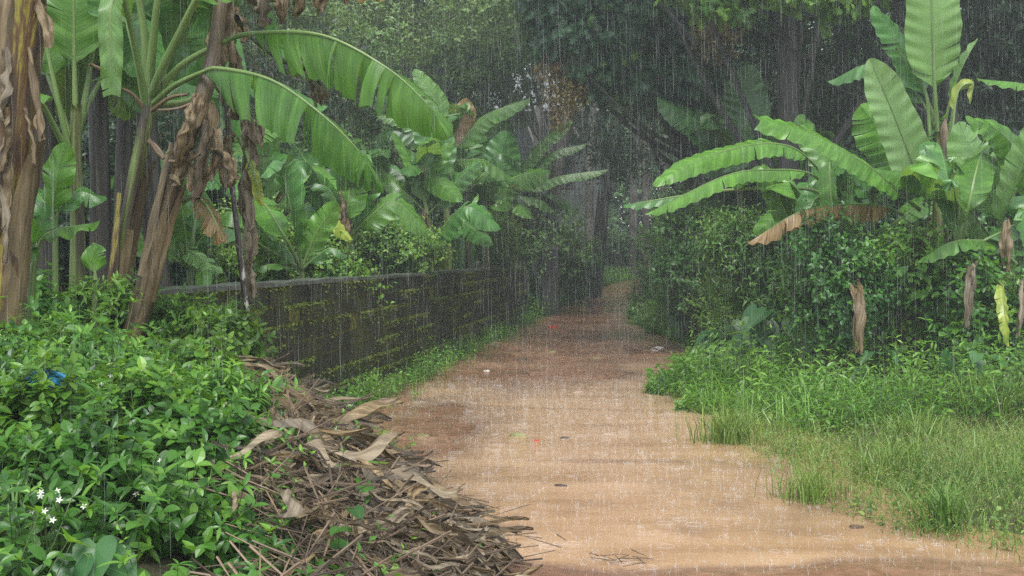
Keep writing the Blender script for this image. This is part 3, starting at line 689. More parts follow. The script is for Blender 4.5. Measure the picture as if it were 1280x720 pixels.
# young suckers at the left
def sucker(label, base, top, leaves, seed, mat='stem_green', rad=.028, group=None):
    r = plant(label, P(*base), group, 'young_banana_plant', 'banana plant')
    b = P(*base); stem(r, [np.array([b[0], b[1], min(b[2], G(b[0], b[1])) - .05]), (b + P(*top)) / 2, P(*top)], rad, rad * .6, mat, seed)
    for k, (p, W, n, dr, m) in enumerate(leaves):
        banana_leaf(r, px(top, *p), W, n, (dr, dr), .2, m, 2, seed * 10 + k, 8, ribr=.009)
    return r
sucker('young banana sucker with drooping wet leaves under the peeling stem', (35, 385, 6.6), (45, 320, 6.6), [
    (((36, 300, 6.5), (22, 275, 6.4), (8, 250, 6.35)), .16, (0, -1, .4), 15, 'banana'), (((52, 298, 6.55), (75, 285, 6.5), (122, 278, 6.4)), .13, (0, -.6, 1), 20, 'banana'),
    (((38, 310, 6.5), (20, 318, 6.4), (5, 345, 6.3)), .16, (0, -1, .5), 20, 'banana'), (((47, 300, 6.6), (50, 270, 6.6), (30, 262, 6.6)), .15, (0, -1, .3), 10, 'banana_deep')], 4)
sucker('young banana sucker with one broad upright leaf between dark stems', (70, 385, 7.6), (69, 285, 7.6), [
    (((66, 260, 7.55), (70, 230, 7.5), (80, 182, 7.5)), .2, (.1, -1, .2), 10, 'banana'), (((74, 262, 7.6), (100, 240, 7.6), (128, 250, 7.6)), .2, (0, -.6, 1), 20, 'banana_deep'),
    (((60, 262, 7.7), (45, 240, 7.8), (20, 235, 7.9)), .2, (0, -.6, 1), 20, 'banana_deep')], 5)
sucker('small banana sucker with a folded leaf beside the leaning dry stem', (118, 392, 7.0), (119, 350, 7.), [
    (((118, 335, 7.), (117, 320, 7.), (119, 308, 7.)), .14, (0, -1, .2), 10, 'banana')], 6)
# D: dead leaning stem
r = plant('leaning dry banana stem with shrivelled grey and brown leaves hanging in a column', P(172, 400, 7.1))
pts = px((158, 450, 7.1), (180, 372, 7.1), (205, 270, 7.1), (228, 190, 7.1), (252, 125, 7.15), (270, 50, 7.3), (283, -60, 7.5)); stem(r, pts, .07, .04, 'stem_brown', 7)
c, _ = spline(pts, 100)
for k, (a, b, az, sd) in enumerate([(.05, .35, 4.4, 41), (.2, .5, 5.3, 42), (.15, .42, 3.7, 43)]):
    sheath(r, [c[int(a * 99)], c[int((a + b) / 2 * 99)], c[int(b * 99)]], .058, az, .6, sd, 'dead', .03)
for k, (p, W, m) in enumerate([
    (((246, 118, 7.05), (240, 150, 6.95), (228, 180, 6.9), (222, 205, 6.9)), .19, 'dead'), (((250, 120, 7.0), (236, 160, 6.9), (218, 195, 6.9)), .15, 'dead'),
    (((262, 128, 7.1), (262, 170, 7.1), (252, 215, 7.05), (246, 252, 7.05)), .16, 'dead'), (((240, 190, 7.), (236, 215, 6.95), (238, 240, 6.9)), .1, 'dead'),
    (((258, 150, 7.), (250, 200, 7.), (246, 245, 7.)), .12, 'dead_grey'), (((270, 160, 7.05), (272, 190, 7.), (262, 225, 7.)), .13, 'dead'),
    (((222, 190, 7.), (225, 212, 6.95), (218, 230, 6.9)), .12, 'dead'), (((268, 185, 7.), (288, 200, 6.95), (290, 232, 6.95)), .13, 'dead')]):
    dead_leaf(r, px(*p), W, 60 + k, m, side=(1, .2, .2))
for k, (p, q) in enumerate([((250, 125, 7.1), (196, 138, 7.)), ((212, 202, 7.), (252, 192, 6.9)), ((205, 198, 7.), (186, 172, 7.))]):
    mb = MB(); tube(mb, px(p, tuple((np.array(p) + q) / 2 + [0, 4, 0]), q), .013, .007, 10, 6, .1, k); mb.build('dead_petiole', M['rib_brown'], r, smooth=True)
banana_leaf(r, px((228, 250, 7.2), (245, 246, 7.15), (262, 262, 7.1), (278, 298, 7.05)), .22, (0, -.4, 1), (30, 40), .1, 'banana_brown', 6, 71, 20, .2)
for k, (p, W, m) in enumerate([
    (((300, 95, 7.6), (306, 140, 7.55), (310, 180, 7.5)), .15, 'dead'), (((305, 130, 7.5), (313, 170, 7.45), (308, 215, 7.45)), .14, 'dead_grey'),
    (((308, 165, 7.5), (318, 195, 7.45), (305, 235, 7.45)), .15, 'dead_grey'), (((312, 200, 7.5), (306, 240, 7.45), (312, 290, 7.4)), .15, 'dead_grey'),
    (((310, 255, 7.45), (314, 300, 7.4), (308, 335, 7.4)), .13, 'dead_grey'), (((309, 315, 7.45), (313, 345, 7.4), (316, 374, 7.4)), .1, 'dead_grey'),
    (((290, 165, 7.5), (282, 190, 7.45), (286, 232, 7.45)), .15, 'dead'), (((280, 0, 7.6), (268, 40, 7.55), (278, 90, 7.5)), .17, 'dead'),
    (((285, -20, 7.5), (284, 30, 7.5), (290, 80, 7.45)), .16, 'dead'), (((296, 10, 7.6), (303, 35, 7.55), (305, 55, 7.5)), .14, 'dead'),
    (((292, 60, 7.6), (296, 100, 7.55), (292, 150, 7.5)), .16, 'dead'), (((275, 60, 7.6), (270, 90, 7.5), (280, 130, 7.45)), .14, 'dead'),
    (((312, -20, 7.5), (326, 5, 7.4), (330, 30, 7.4)), .2, 'dead_grey'), (((330, -25, 7.4), (350, 0, 7.3), (352, 28, 7.3)), .16, 'dead'),
    (((360, -30, 7.3), (375, -5, 7.2), (372, 18, 7.2)), .17, 'dead'), (((385, -30, 7.2), (398, -10, 7.1), (400, 16, 7.1)), .15, 'dead'),
    (((425, -30, 7.), (432, -15, 6.9), (430, 4, 6.9)), .12, 'dead'), (((318, 150, 7.5), (326, 165, 7.45), (327, 185, 7.4)), .1, 'dead_grey')]):
    dead_leaf(r, px(*p), W, 80 + k, m, side=(1, .2, .1))
banana_leaf(r, px((288, -40, 7.7), (330, -55, 7.5), (400, -40, 7.2), (480, -10, 6.9)), .3, (0, -.4, 1), (50, 50), .1, 'banana_brown', 12, 91, 20, .2, rib='rib_brown')
banana_leaf(r, px((286, -50, 7.7), (310, -80, 7.9), (330, -10, 8.2), (350, 40, 8.4), (372, 60, 8.5)), .42, (0, -.6, .8), (20, 20), .3, 'banana_deep', 7, 92)
banana_leaf(r, px((284, -50, 7.7), (250, -60, 7.9), (262, 20, 8.3), (250, 70, 8.4), (235, 95, 8.5)), .42, (0, -.8, .6), (14, 14), .3, 'banana_deep', 7, 93)
banana_leaf(r, px((286, -30, 7.7), (262, -70, 8.2), (220, -20, 8.6), (214, 40, 8.8), (222, 95, 8.9)), .4, (.2, -.9, .4), (14, 14), .3, 'banana_deep', 9, 95)
banana_leaf(r, px((300, 170, 7.5), (318, 220, 7.4), (322, 240, 7.4), (328, 258, 7.4)), .07, (0, -1, .2), (10, 10), .3, 'banana_yellow', 1, 94)
# hanging fruit
br = thing('banana_bunch', 'small green banana bunch on a curved dark stalk with a withered flower', 'fruit', P(385, 95, 7.3))
mb = MB(); tube(mb, px((292, 20, 7.6), (325, 55, 7.5), (352, 75, 7.4), (378, 84, 7.3), (396, 98, 7.3), (412, 122, 7.3)), .022, .012, 24, 8, .15, 3); mb.build('stalk', M['bunch'], br, smooth=True)
for k, (p, q) in enumerate([((376, 86, 7.3), (368, 96, 7.25)), ((380, 84, 7.3), (374, 78, 7.22)), ((384, 86, 7.28), (386, 100, 7.2)), ((388, 88, 7.3), (394, 100, 7.22)), ((374, 82, 7.3), (360, 92, 7.25)), ((384, 84, 7.3), (392, 78, 7.25))]):
    mb = MB(); a, b = P(*p), P(*q); tube(mb, [a, (a + b) / 2 + [0, -.015, -.005], b], 0, 0, 10, 7, 0, 0, prof=([0, .3, .8, 1], [.008, .017, .014, .004])); mb.build('banana_fruit', M['fruit'], br, smooth=True)
for k in range(3): dead_leaf(br, px((388 + 5 * k, 98 + 4 * k, 7.28), (392 + 6 * k, 115, 7.25), (394 + 8 * k, 134 - 2 * k, 7.25)), .06, 130 + k, 'dead_grey', name='bract')
# F: thin dark stalk
r = thing('dead_flower_stalk', 'thin dark stalk flecked with white leaning before the wall', 'plant stalk', foot(P(326, 490, 7.3)))
mb = MB(); tube(mb, px((284, 120, 7.3), (287, 200, 7.3), (295, 275, 7.3), (306, 370, 7.3), (325, 495, 7.3)), .02, .014, 40, 8, .3, 5); mb.build('stalk', M['pole'], r, smooth=True)
for k, (p, W) in enumerate([(((285, 170, 7.25), (284, 195, 7.2), (292, 225, 7.2)), .12), (((290, 185, 7.25), (278, 205, 7.2), (283, 240, 7.2)), .1)]): dead_leaf(r, px(*p), W, 140 + k, 'dead')
# darker stems standing behind
for k, (bx, tx, Y, w, lab) in enumerate([(60, 52, 9.2, .1, 'dark wet banana stem in shade behind the peeling one'), (128, 122, 9.6, .095, 'broad dark banana stem in shade between the slender and the leaning plant'), (30, 20, 10., .1, 'dark thin banana stem in deep shade at the left edge'), (205, 176, 9.8, .1, 'dark stem half hidden behind the leaning dead stem'), (150, 158, 11., .09, 'narrow dark stem in shade behind the plant with long leaves')]):
    r = plant(lab, P(bx, 400, Y)); pts = px((bx, 430, Y), ((bx + tx) / 2, 250, Y), (tx, 60, Y), (tx - 4, -40, Y)); stem(r, pts, w, w * .7, 'stem_dark', 150 + k)
    rg = np.random.default_rng(k + 77)
    for j in range(5):
        a = rg.uniform(-1, 1); x1 = tx + a * 110; y0 = -40 - rg.random() * 50
        banana_leaf(r, px((tx - 4, -30, Y), (tx + a * 50, y0 - 30, Y + rg.normal(0, .4)), (x1, y0 + 20, Y + rg.normal(0, .6)), (x1 + a * 70, y0 + rg.uniform(90, 220), Y + rg.normal(0, .8))), .5, (0, -.4, 1), (22, 22), .22, 'banana_deep', 7, 300 + k * 10 + j)

# ------------------------------------------------------------------ banana plants behind the wall
def clump(label, base, crown, leaves, seed, rad=.09, smat='stem', extra=4):
    r = plant(label, P(*base)); b = P(*base); b[2] = G(b[0], b[1]) - .05
    stem(r, [b, (b + P(*crown)) / 2 + [.03, 0, 0], P(*crown)], rad, rad * .6, smat, seed)
    gq = np.random.default_rng(seed + 3000)
    for q in range(extra):
        s = 1500 / base[2] / 100; a = gq.uniform(-1.25, 1.25); Lp = gq.uniform(85, 150) * s; el = math.cos(a); y1 = crown[1]
        p = [(crown[0] + math.sin(a) * Lp * .3, y1 - el * Lp * .45, base[2] + gq.normal(0, .3)), (crown[0] + math.sin(a) * Lp * .7, y1 - el * Lp * .85, base[2] + gq.normal(0, .5)), (crown[0] + math.sin(a) * Lp * 1.15, y1 - el * Lp * .8 + abs(a) * 30 * s, base[2] + gq.normal(0, .7))]
        banana_leaf(r, px(crown, *p), gq.uniform(.34, .52), (gq.normal(0, .3), -.7, .8), (20, 20), .16, ('banana', 'banana_deep')[q % 2], int(gq.integers(3, 9)), seed * 20 + 50 + q, 14)
    for k, L in enumerate(leaves):
        p, W, n, dr, m = L[:5]; te = L[5] if len(L) > 5 else 5
        banana_leaf(r, px(crown, *p), W, n, (dr, dr), .14, m, te, seed * 20 + k, 14)
    return r
UP = (0, -.45, 1)
Y = 19.
r = clump('banana clump with many narrow leaves fanning out behind the middle of the wall', (540, 345, Y), (534, 268, Y), [
    (((522, 225, Y), (507, 190, Y), (493, 168, Y)), 0.317, (.5, -.6, .6), 10, 'banana'), (((531, 235, Y), (541, 205, Y), (563, 180, Y)), 0.366, (-.4, -.8, .4), 10, 'banana'),
    (((512, 250, Y - .2), (480, 257, Y - .4), (441, 270, Y - .6)), 0.342, UP, 28, 'banana'), (((510, 245, Y), (480, 230, Y), (458, 230, Y)), 0.415, (0, -.8, .7), 22, 'banana_deep'),
    (((520, 240, Y + .2), (500, 215, Y + .4), (470, 205, Y + .5)), 0.366, UP, 25, 'banana_deep'), (((552, 250, Y), (575, 222, Y), (596, 205, Y)), 0.415, (0, -.8, .6), 20, 'banana_deep'),
    (((538, 240, Y + .2), (552, 200, Y + .3), (558, 165, Y + .3)), 0.439, (-.2, -1, .2), 8, 'banana_deep'), (((528, 230, Y), (535, 190, Y), (520, 150, Y)), 0.366, (.2, -1, .2), 8, 'banana_deep')], 30)
dead_leaf(r, px((530, 262, Y - .2), (526, 285, Y - .25), (528, 312, Y - .3)), 0.244, 401); dead_leaf(r, px((518, 215, Y - .2), (525, 212, Y - .2), (530, 222, Y - .2)), 0.183, 402)
Y = 17.8
r = clump('low banana sucker with a yellow browning leaf just behind the wall', (528, 345, Y), (524, 326, Y), [
    (((522, 312, Y - .1), (500, 290, Y - .2), (481, 283, Y - .3)), 0.25, (0, -.7, .8), 14, 'banana_pale'), (((510, 318, Y - .1), (480, 300, Y - .2), (444, 314, Y - .3)), 0.25, UP, 36, 'banana_brown'),
    (((548, 310, Y), (562, 290, Y), (597, 244, Y)), 0.2, (-.6, -.6, .5), 20, 'banana_pale')], 31, .05, 'stem_green')
dead_leaf(r, px((555, 285, Y), (552, 298, Y - .1), (556, 315, Y - .1)), 0.213, 403); dead_leaf(r, px((512, 280, Y), (514, 286, Y - .1), (510, 293, Y - .1)), 0.138, 404)
Y = 21.
clump('tall banana plant with pale erect leaf behind the long drooping leaves', (560, 345, Y), (556, 200, Y), [
    (((545, 185, Y), (509, 150, Y), (466, 140, Y)), 0.439, UP, 30, 'banana'), (((552, 170, Y), (545, 125, Y), (520, 90, Y)), 0.439, (.3, -1, .2), 8, 'banana_pale'),
    (((562, 180, Y), (574, 155, Y), (582, 128, Y)), 0.549, (-.1, -1, .2), 12, 'banana_brown', 3), (((575, 180, Y), (605, 145, Y), (658, 124, Y)), 0.488, (-.2, -.7, .8), 25, 'banana'),
    (((545, 165, Y), (500, 125, Y), (420, 118, Y)), 0.549, UP, 34, 'banana_deep'), (((540, 175, Y), (490, 160, Y), (455, 185, Y)), 0.512, UP, 34, 'banana_deep'),
    (((580, 200, Y), (605, 200, Y), (640, 222, Y)), 0.415, UP, 28, 'banana')], 32)
Y = 24.5
clump('banana plant with broad dim leaves in the rain near the far wall end', (608, 345, Y), (606, 262, Y), [
    (((612, 240, Y), (622, 215, Y), (632, 170, Y)), 0.78, (0, -1, .1), 8, 'banana_deep', 3), (((620, 245, Y), (642, 222, Y), (682, 214, Y)), 0.715, (0, -.8, .7), 25, 'banana'),
    (((608, 240, Y - .3), (612, 225, Y - .4), (624, 222, Y - .4)), 0.338, (0, -1, .3), 14, 'banana'), (((590, 245, Y), (570, 225, Y), (552, 240, Y)), 0.52, UP, 25, 'banana_deep'),
    (((600, 240, Y), (596, 205, Y), (600, 170, Y)), 0.585, (.1, -1, .2), 10, 'banana_deep'), (((590, 280, Y), (575, 275, Y - .2), (578, 338, Y - .4)), 0.65, (0, -1, .3), 12, 'banana_deep', 3)], 33)
Y = 29.
clump('banana plant whose thin leaves reach right over the path beyond the wall', (648, 350, Y), (640, 238, Y), [
    (((655, 205, Y), (680, 175, Y), (712, 151, Y)), 0.567, (-.4, -.6, .8), 18, 'banana'), (((660, 215, Y), (690, 190, Y), (730, 180, Y)), 0.486, UP, 30, 'banana'),
    (((660, 235, Y), (700, 220, Y), (757, 212, Y)), 0.459, UP, 34, 'banana'), (((630, 210, Y), (620, 170, Y), (630, 140, Y)), 0.675, (.1, -1, .2), 12, 'banana'),
    (((650, 245, Y), (675, 250, Y), (690, 262, Y)), 0.486, UP, 30, 'banana'), (((620, 225, Y), (596, 200, Y), (580, 215, Y)), 0.54, UP, 30, 'banana')], 34)
for k, (bx, cx, cyy, Y, lab) in enumerate([(470, 466, 262, 19, 'banana plant between the fanning clump and the yellow folded leaf'), (585, 582, 240, 23, 'banana plant crowded behind the pale erect leaf'), (290, 288, 268, 16, 'banana plant seen between the leaning stem and the grey leaf column'), (410, 405, 250, 20, 'dim banana plant in rain under the long drooping leaves'), (668, 664, 262, 31, 'dim banana plant above the far end of the wall')]):
    clump(lab, (bx, 345, Y), (cx, cyy, Y), [], 60 + k, .08, 'stem', 9)
Y = 13
clump('small banana plant with clean upright leaves beyond the hanging grey leaves', (378, 352, Y), (377, 336, Y), [
    (((374, 310, Y), (374, 290, Y), (380, 264, Y)), .15, (-.5, -.8, .2), 10, 'banana'), (((385, 315, Y), (396, 290, Y), (419, 256, Y)), .3, (.3, -1, .4), 12, 'banana'),
    (((362, 335, Y), (340, 330, Y - .2), (314, 337, Y - .3)), .18, UP, 20, 'banana'), (((390, 325, Y), (412, 310, Y), (432, 318, Y)), .22, UP, 22, 'banana_deep'),
    (((370, 325, Y), (352, 305, Y), (338, 300, Y)), .2, UP, 22, 'banana_deep')], 35, .045, 'stem_green')
Y = 15
r = clump('banana plant with a slanting leaf and dried tip left of the middle', (335, 350, Y), (334, 290, Y), [
    (((345, 262, Y), (362, 240, Y), (393, 222, Y)), .3, (.3, -.9, .5), 14, 'banana_pale'), (((325, 265, Y), (318, 240, Y), (322, 215, Y)), .3, (0, -1, .2), 14, 'banana_deep'),
    (((320, 280, Y), (300, 270, Y), (280, 285, Y)), .3, UP, 24, 'banana_deep')], 36)
dead_leaf(r, px((364, 205, Y), (358, 225, Y), (344, 256, Y)), .16, 405)
Y = 12.
clump('low banana plant with bright striped leaves behind the left wall end', (240, 360, Y), (236, 335, Y), [
    (((228, 312, Y), (240, 316, Y - .2), (275, 340, Y - .4)), .22, (0, -.6, .9), 18, 'banana_pale', 9), (((230, 300, Y), (226, 280, Y), (232, 262, Y)), .22, (0, -1, .3), 14, 'banana'),
    (((248, 338, Y - .3), (254, 345, Y - .8), (249, 392, Y - 1.4)), .17, (.2, -1, .4), 20, 'banana', 2), (((222, 320, Y), (205, 290, Y), (180, 292, Y)), .24, UP, 20, 'banana'),
    (((244, 310, Y), (262, 290, Y), (290, 300, Y)), .22, UP, 24, 'banana_deep')], 37, .05, 'stem_green')
Y = 14.5
r = clump('banana plant with a pale yellow folded leaf and brown dead sheath', (434, 350, Y), (432, 300, Y), [
    (((425, 275, Y), (416, 256, Y), (424, 285, Y - .3), (438, 300, Y - .4)), .2, (.3, -1, .3), 20, 'banana_yellow', 2), (((415, 290, Y), (402, 280, Y), (388, 300, Y)), .28, UP, 24, 'banana_deep'),
    (((445, 280, Y), (455, 250, Y), (472, 240, Y)), .26, UP, 24, 'banana_deep'), (((425, 265, Y), (410, 235, Y), (385, 228, Y)), .28, UP, 24, 'banana_deep')], 38, .06)
for k in range(3): dead_leaf(r, px((428 + 4 * k, 222 + 12 * k, Y - .1), (432, 255 + 6 * k, Y - .15), (434 - 2 * k, 290 + 4 * k, Y - .2)), .2, 410 + k)

# ------------------------------------------------------------------ banana plants on the right
Y = 14.
r = plant('banana plant with long arching leaves and one browned hanging leaf', P(1045, 430, Y))
stem(r, px((1052, 445, Y), (1048, 340, Y), (1042, 260, Y), (1040, 232, Y)), .075, .045, 'stem', 50)
banana_leaf(r, px((1040, 240, Y), (1022, 210, Y - .2), (990, 184, Y - .5), (945, 180, Y - .8), (880, 197, Y - 1.2), (820, 229, Y - 1.5)), .36, (0, -.75, .8), (20, 16), .2, 'banana', 5, 501, 16)
banana_leaf(r, px((1150, 262, Y - .3), (1120, 238, Y - .6), (1095, 214, Y - .9), (1050, 186, Y - 1.2), (1000, 163, Y - 1.4), (950, 151, Y - 1.5)), .42, (-.15, -.75, .7), (16, 16), .14, 'banana', 4, 502, 14, blunt=.12)
banana_leaf(r, px((1042, 240, Y), (1030, 195, Y + .2), (1010, 165, Y + .3), (1002, 148, Y + .3)), .4, (.2, -.9, .4), (12, 12), .2, 'banana', 4, 503)
banana_leaf(r, px((1128, 268, Y - .2), (1105, 258, Y - .5), (1060, 255, Y - .8), (1000, 264, Y - 1.1), (940, 300, Y - 1.3)), .44, (0, -.15, 1), (62, 66), .12, 'banana_brown', 14, 504, 20, .3)
banana_leaf(r, px((1038, 235, Y), (1040, 215, Y - .3), (1037, 205, Y - .5), (1040, 260, Y - .7), (1047, 335, Y - .7)), .28, (0, -1, .3), (30, 30), .15, 'banana', 3, 505)
banana_leaf(r, px((1040, 238, Y), (1010, 216, Y - .4), (960, 212, Y - .8), (905, 220, Y - 1.2), (810, 266, Y - 1.6)), .3, (0, -.3, 1), (40, 30), .2, 'banana', 4, 506)
banana_leaf(r, px((1038, 245, Y), (1000, 235, Y + .5), (900, 238, Y + 1), (782, 256, Y + 1.4)), .24, UP, (24, 24), .7, 'banana_deep', 2, 507)
banana_leaf(r, px((1040, 245, Y), (1018, 250, Y - .3), (1010, 285, Y - .4), (1000, 330, Y - .4)), .34, (.3, -1, .4), (26, 26), .15, 'banana_deep', 3, 508)
for k in range(3): dead_leaf(r, px((1062 + 6 * k, 330 + 8 * k, Y - .8), (1074, 380, Y - 1.5), (1070 + 3 * k, 440, Y - 1.6)), .17, 420 + k, 'dead')
Y = 15.
r = plant('tall banana plant with a huge erect leaf and a pale underside showing', P(1175, 430, Y))
stem(r, px((1172, 445, Y), (1172, 330, Y), (1173, 200, Y), (1172, 165, Y)), .09, .055, 'stem', 51)
banana_leaf(r, px((1172, 170, Y), (1168, 100, Y - .1), (1165, 20, Y - .2), (1162, -90, Y - .2)), .66, (.1, 1, -.1), (4, 4), .22, 'banana', 2, 511, 3, ribr=.024)
banana_leaf(r, px((1150, 240, Y - .3), (1142, 208, Y - .5), (1120, 150, Y - .6), (1090, 80, Y - .7)), .52, (.15, 1, .1), (8, 5), .06, 'banana_pale', 1, 512, 4, ribr=.02)
banana_leaf(r, px((1160, 240, Y), (1145, 220, Y - .1), (1120, 185, Y - .1), (1082, 140, Y - .1)), .75, (0, -1, .2), (10, 10), .06, 'banana', 12, 513)
banana_leaf(r, px((1170, 150, Y), (1150, 100, Y + .1), (1130, 60, Y + .2), (1096, 12, Y + .3)), .5, (.4, -.8, .3), (14, 14), .2, 'banana_deep', 3, 514)
banana_leaf(r, px((1172, 160, Y), (1140, 110, Y + .3), (1090, 80, Y + .5), (1040, 100, Y + .7)), .45, (0, -.5, 1), (30, 30), .2, 'banana_deep', 4, 518)
banana_leaf(r, px((1270, 330, Y - .6), (1240, 298, Y - .8), (1200, 248, Y - 1.1), (1150, 222, Y - 1.4), (1094, 211, Y - 1.7)), .5, (-.1, -.75, .8), (22, 18), .08, 'banana', 4, 515, 14, ribr=.02)
banana_leaf(r, px((1176, 180, Y), (1190, 120, Y - .1), (1206, 78, Y - .2), (1222, 50, Y - .2)), .16, (1, -.4, .1), (50, 50), .4, 'banana_pale', 1, 516)
banana_leaf(r, px((1184, 230, Y - .2), (1190, 170, Y - .3), (1198, 115, Y - .3), (1216, 105, Y - .3), (1213, 128, Y - .3)), .15, (.6, -.8, .1), (30, 30), .55, 'banana_yellow', 0, 517)
mb = MB(); tube(mb, px((1182, 200, Y - .3), (1180, 165, Y - .3), (1182, 146, Y - .3)), 0, 0, 14, 8, .15, 4, prof=([0, .3, .7, 1], [.015, .055, .05, .006])); mb.build('flower_bud', M['dead'], r, smooth=True)
for k, p in enumerate([((1163, 170, Y), (1155, 110, Y), (1120, 60, Y)), ((1178, 225, Y - .2), (1184, 190, Y - .2), (1192, 130, Y - .2))]):
    mb = MB(); tube(mb, px(*p), .026, .014, 14, 7, .05, k); mb.build('petiole', M['rib'], r, smooth=True)
Y = 13.5
r = plant('banana plant with wet leaves at the right edge above dried hanging leaves', P(1262, 430, Y))
stem(r, px((1262, 450, Y), (1260, 380, Y), (1256, 300, Y), (1252, 285, Y)), .07, .045, 'stem', 52)
banana_leaf(r, px((1280, 330, Y), (1296, 250, Y - .1), (1280, 205, Y - .2), (1250, 165, Y - .3), (1213, 148, Y - .4)), .42, (-.2, -.8, .6), (14, 14), .3, 'banana', 3, 521)
banana_leaf(r, px((1252, 290, Y), (1244, 262, Y), (1225, 210, Y), (1202, 160, Y + .1)), .56, (0, -1, .15), (8, 8), .12, 'banana_pale', 10, 522)
banana_leaf(r, px((1250, 292, Y), (1258, 262, Y - .2), (1275, 215, Y - .4), (1300, 150, Y - .5)), .38, (.4, -.9, .2), (20, 20), .1, 'banana_pale', 2, 523)
banana_leaf(r, px((1330, 200, Y - .5), (1310, 120, Y - .5), (1280, 105, Y - .6), (1225, 99, Y - .7)), .24, UP, (24, 20), .2, 'banana', 2, 524)
banana_leaf(r, px((1258, 300, Y), (1230, 300, Y - .4), (1190, 302, Y - .7), (1150, 325, Y - .9)), .3, UP, (26, 26), .15, 'banana', 3, 525)
banana_leaf(r, px((1262, 290, Y), (1275, 260, Y - .3), (1300, 290, Y - .5), (1310, 360, Y - .6)), .4, (0, -.9, .5), (20, 20), .15, 'banana_deep', 3, 526)
banana_leaf(r, px((1262, 345, Y - .2), (1254, 362, Y - .9), (1256, 395, Y - 1.15), (1260, 432, Y - 1.2)), .17, (.2, -1, .2), (16, 16), .1, 'banana_yellow', 4, 527, ragged=.2)
dead_leaf(r, px((1258, 275, Y - .4), (1257, 305, Y - .5), (1260, 338, Y - .5)), .2, 430, pleat=.2); dead_leaf(r, px((1216, 325, Y - .7), (1212, 355, Y - 1.15), (1209, 410, Y - 1.2)), .13, 431, 'dead_grey')
dead_leaf(r, px((1278, 350, Y - .7), (1276, 390, Y - 1.1), (1272, 420, Y - 1.15)), .12, 432, 'dead_grey'); dead_leaf(r, px((1220, 325, Y - .7), (1217, 340, Y - 1.1), (1219, 360, Y - 1.15)), .12, 433, 'dead_grey')
Y = 21.
clump('dim banana plant with very broad dark leaves in shade right of the path', (930, 330, Y), (925, 215, Y), [
    (((930, 180, Y), (936, 140, Y), (935, 90, Y)), .9, (0, -1, .1), 8, 'banana_deep', 2), (((905, 190, Y), (870, 150, Y), (828, 125, Y)), .7, (.3, -.9, .5), 12, 'banana_deep', 3),
    (((900, 210, Y), (870, 200, Y), (840, 215, Y)), .5, UP, 24, 'banana_deep'), (((950, 190, Y), (985, 160, Y), (1010, 185, Y)), .5, UP, 24, 'banana_deep')], 53)

for k, (bx, cx, cyy, Y, ex, lab) in enumerate([(1000, 1002, 318, 14.6, 6, 'half hidden banana plant in the bank under the browned leaf'), (1205, 1200, 318, 13.2, 6, 'half hidden banana plant among the vines near the right edge'), (1095, 1092, 300, 16., 7, 'dark banana plant behind the climbing vine'), (1015, 1012, 240, 20., 8, 'dark banana plant before the thick dark trunk')]):
    clump(lab, (bx, 440, Y), (cx, cyy, Y), [], 70 + k, .06, 'stem', ex)

# ------------------------------------------------------------------ trees
def crown_points(rg, cen, rad, n):
    u = unit(rg.normal(0, 1, (n, 3))); r = rg.random(n) ** .45
    return cen + u * r[:, None] * rad
def tree(label, base, pts, r0, r1, clumps, n, proto, mat, size, seed, bark='bark', group=None, limbs=6, name='broadleaf_tree', nodes=4, per=2, sprigH=.35, tintb=0., extra=None):
    """clumps: list of (centre, radii)"""
    rg = np.random.default_rng(seed)
    r = thing(name, label, 'tree', base, group)
    mb = MB(); tube(mb, pts, r0, r1, 26, 10, .1, seed)
    c, _ = spline(pts, 100)
    for k in range(min(limbs, len(clumps))):
        a = c[int(rg.uniform(.35, .98) * 99)]; b = clumps[k][0]
        tube(mb, [a, (a + b) / 2 + rg.normal(0, .25, 3) + [0, 0, -.2], b], r1 * .45, .012, 12, 6, .1, seed + k)
        for j in range(3):
            e = b + rg.normal(0, .55, 3) * clumps[k][1]; m = a + (b - a) * rg.uniform(.5, .95)
            tube(mb, [m, (m + e) / 2 + rg.normal(0, .08, 3), e], r1 * .25, .006, 8, 5, .1, seed + k)
    mb.build('trunk', M[bark], r, smooth=True)
    cm = MB(); vol = np.array([np.prod(np.broadcast_to(q[1], 3)) ** .67 for q in clumps]); vol /= vol.sum()
    for (cen, rad), w in zip(clumps, vol):
        k = max(8, int(n * w)); p = crown_points(rg, cen, rad, k)
        out = unit(p - cen) + [0, 0, .35] + rg.normal(0, .45, (k, 3))
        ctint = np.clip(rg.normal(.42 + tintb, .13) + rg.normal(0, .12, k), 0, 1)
        sprigs(cm, p, out, rg.uniform(.6, 1.2, k) * sprigH, nodes, per, proto, rg.uniform(.75, 1.25, k) * size, rg, (-.1, .8), ctint, .006)
    cm.build('crown', [M[mat], M['twig']], r)
    if extra: extra(r, rg)
    return r
def blob(rg, n, cx, cy, cz, sx, sy, sz, r0, r1):
    return [(np.array([cx, cy, cz]) + rg.normal(0, 1, 3) * [sx, sy, sz], rg.uniform(r0, r1) * np.array([1, 1, .75])) for _ in range(n)]
rg = np.random.default_rng(21)
wallwood = 'trees of the wood behind the wall'
def wood(label, pxx, Y, lean, r0, n_cl, zc, sz, sx, rr, n, mat, size, seed, bark='bark', group=None, tintb=0., hgt=9., sprigH=.4):
    b = P(pxx, 330, Y); b[2] = G(b[0], b[1]) - .1
    top = b + [lean, 0, hgt]
    g = np.random.default_rng(seed)
    cl = blob(g, n_cl, (b[0] + top[0]) / 2, Y, zc, sx, 1.2, sz, rr * .75, rr * 1.25)
    return tree(label, b, [b, b + (top - b) * .35 + [.1, 0, 0], b + (top - b) * .7, top], r0, r0 * .5, cl, n, SMALL if size < .3 else OVATE, mat, size, seed, bark, group, 7, sprigH=sprigH, tintb=tintb)
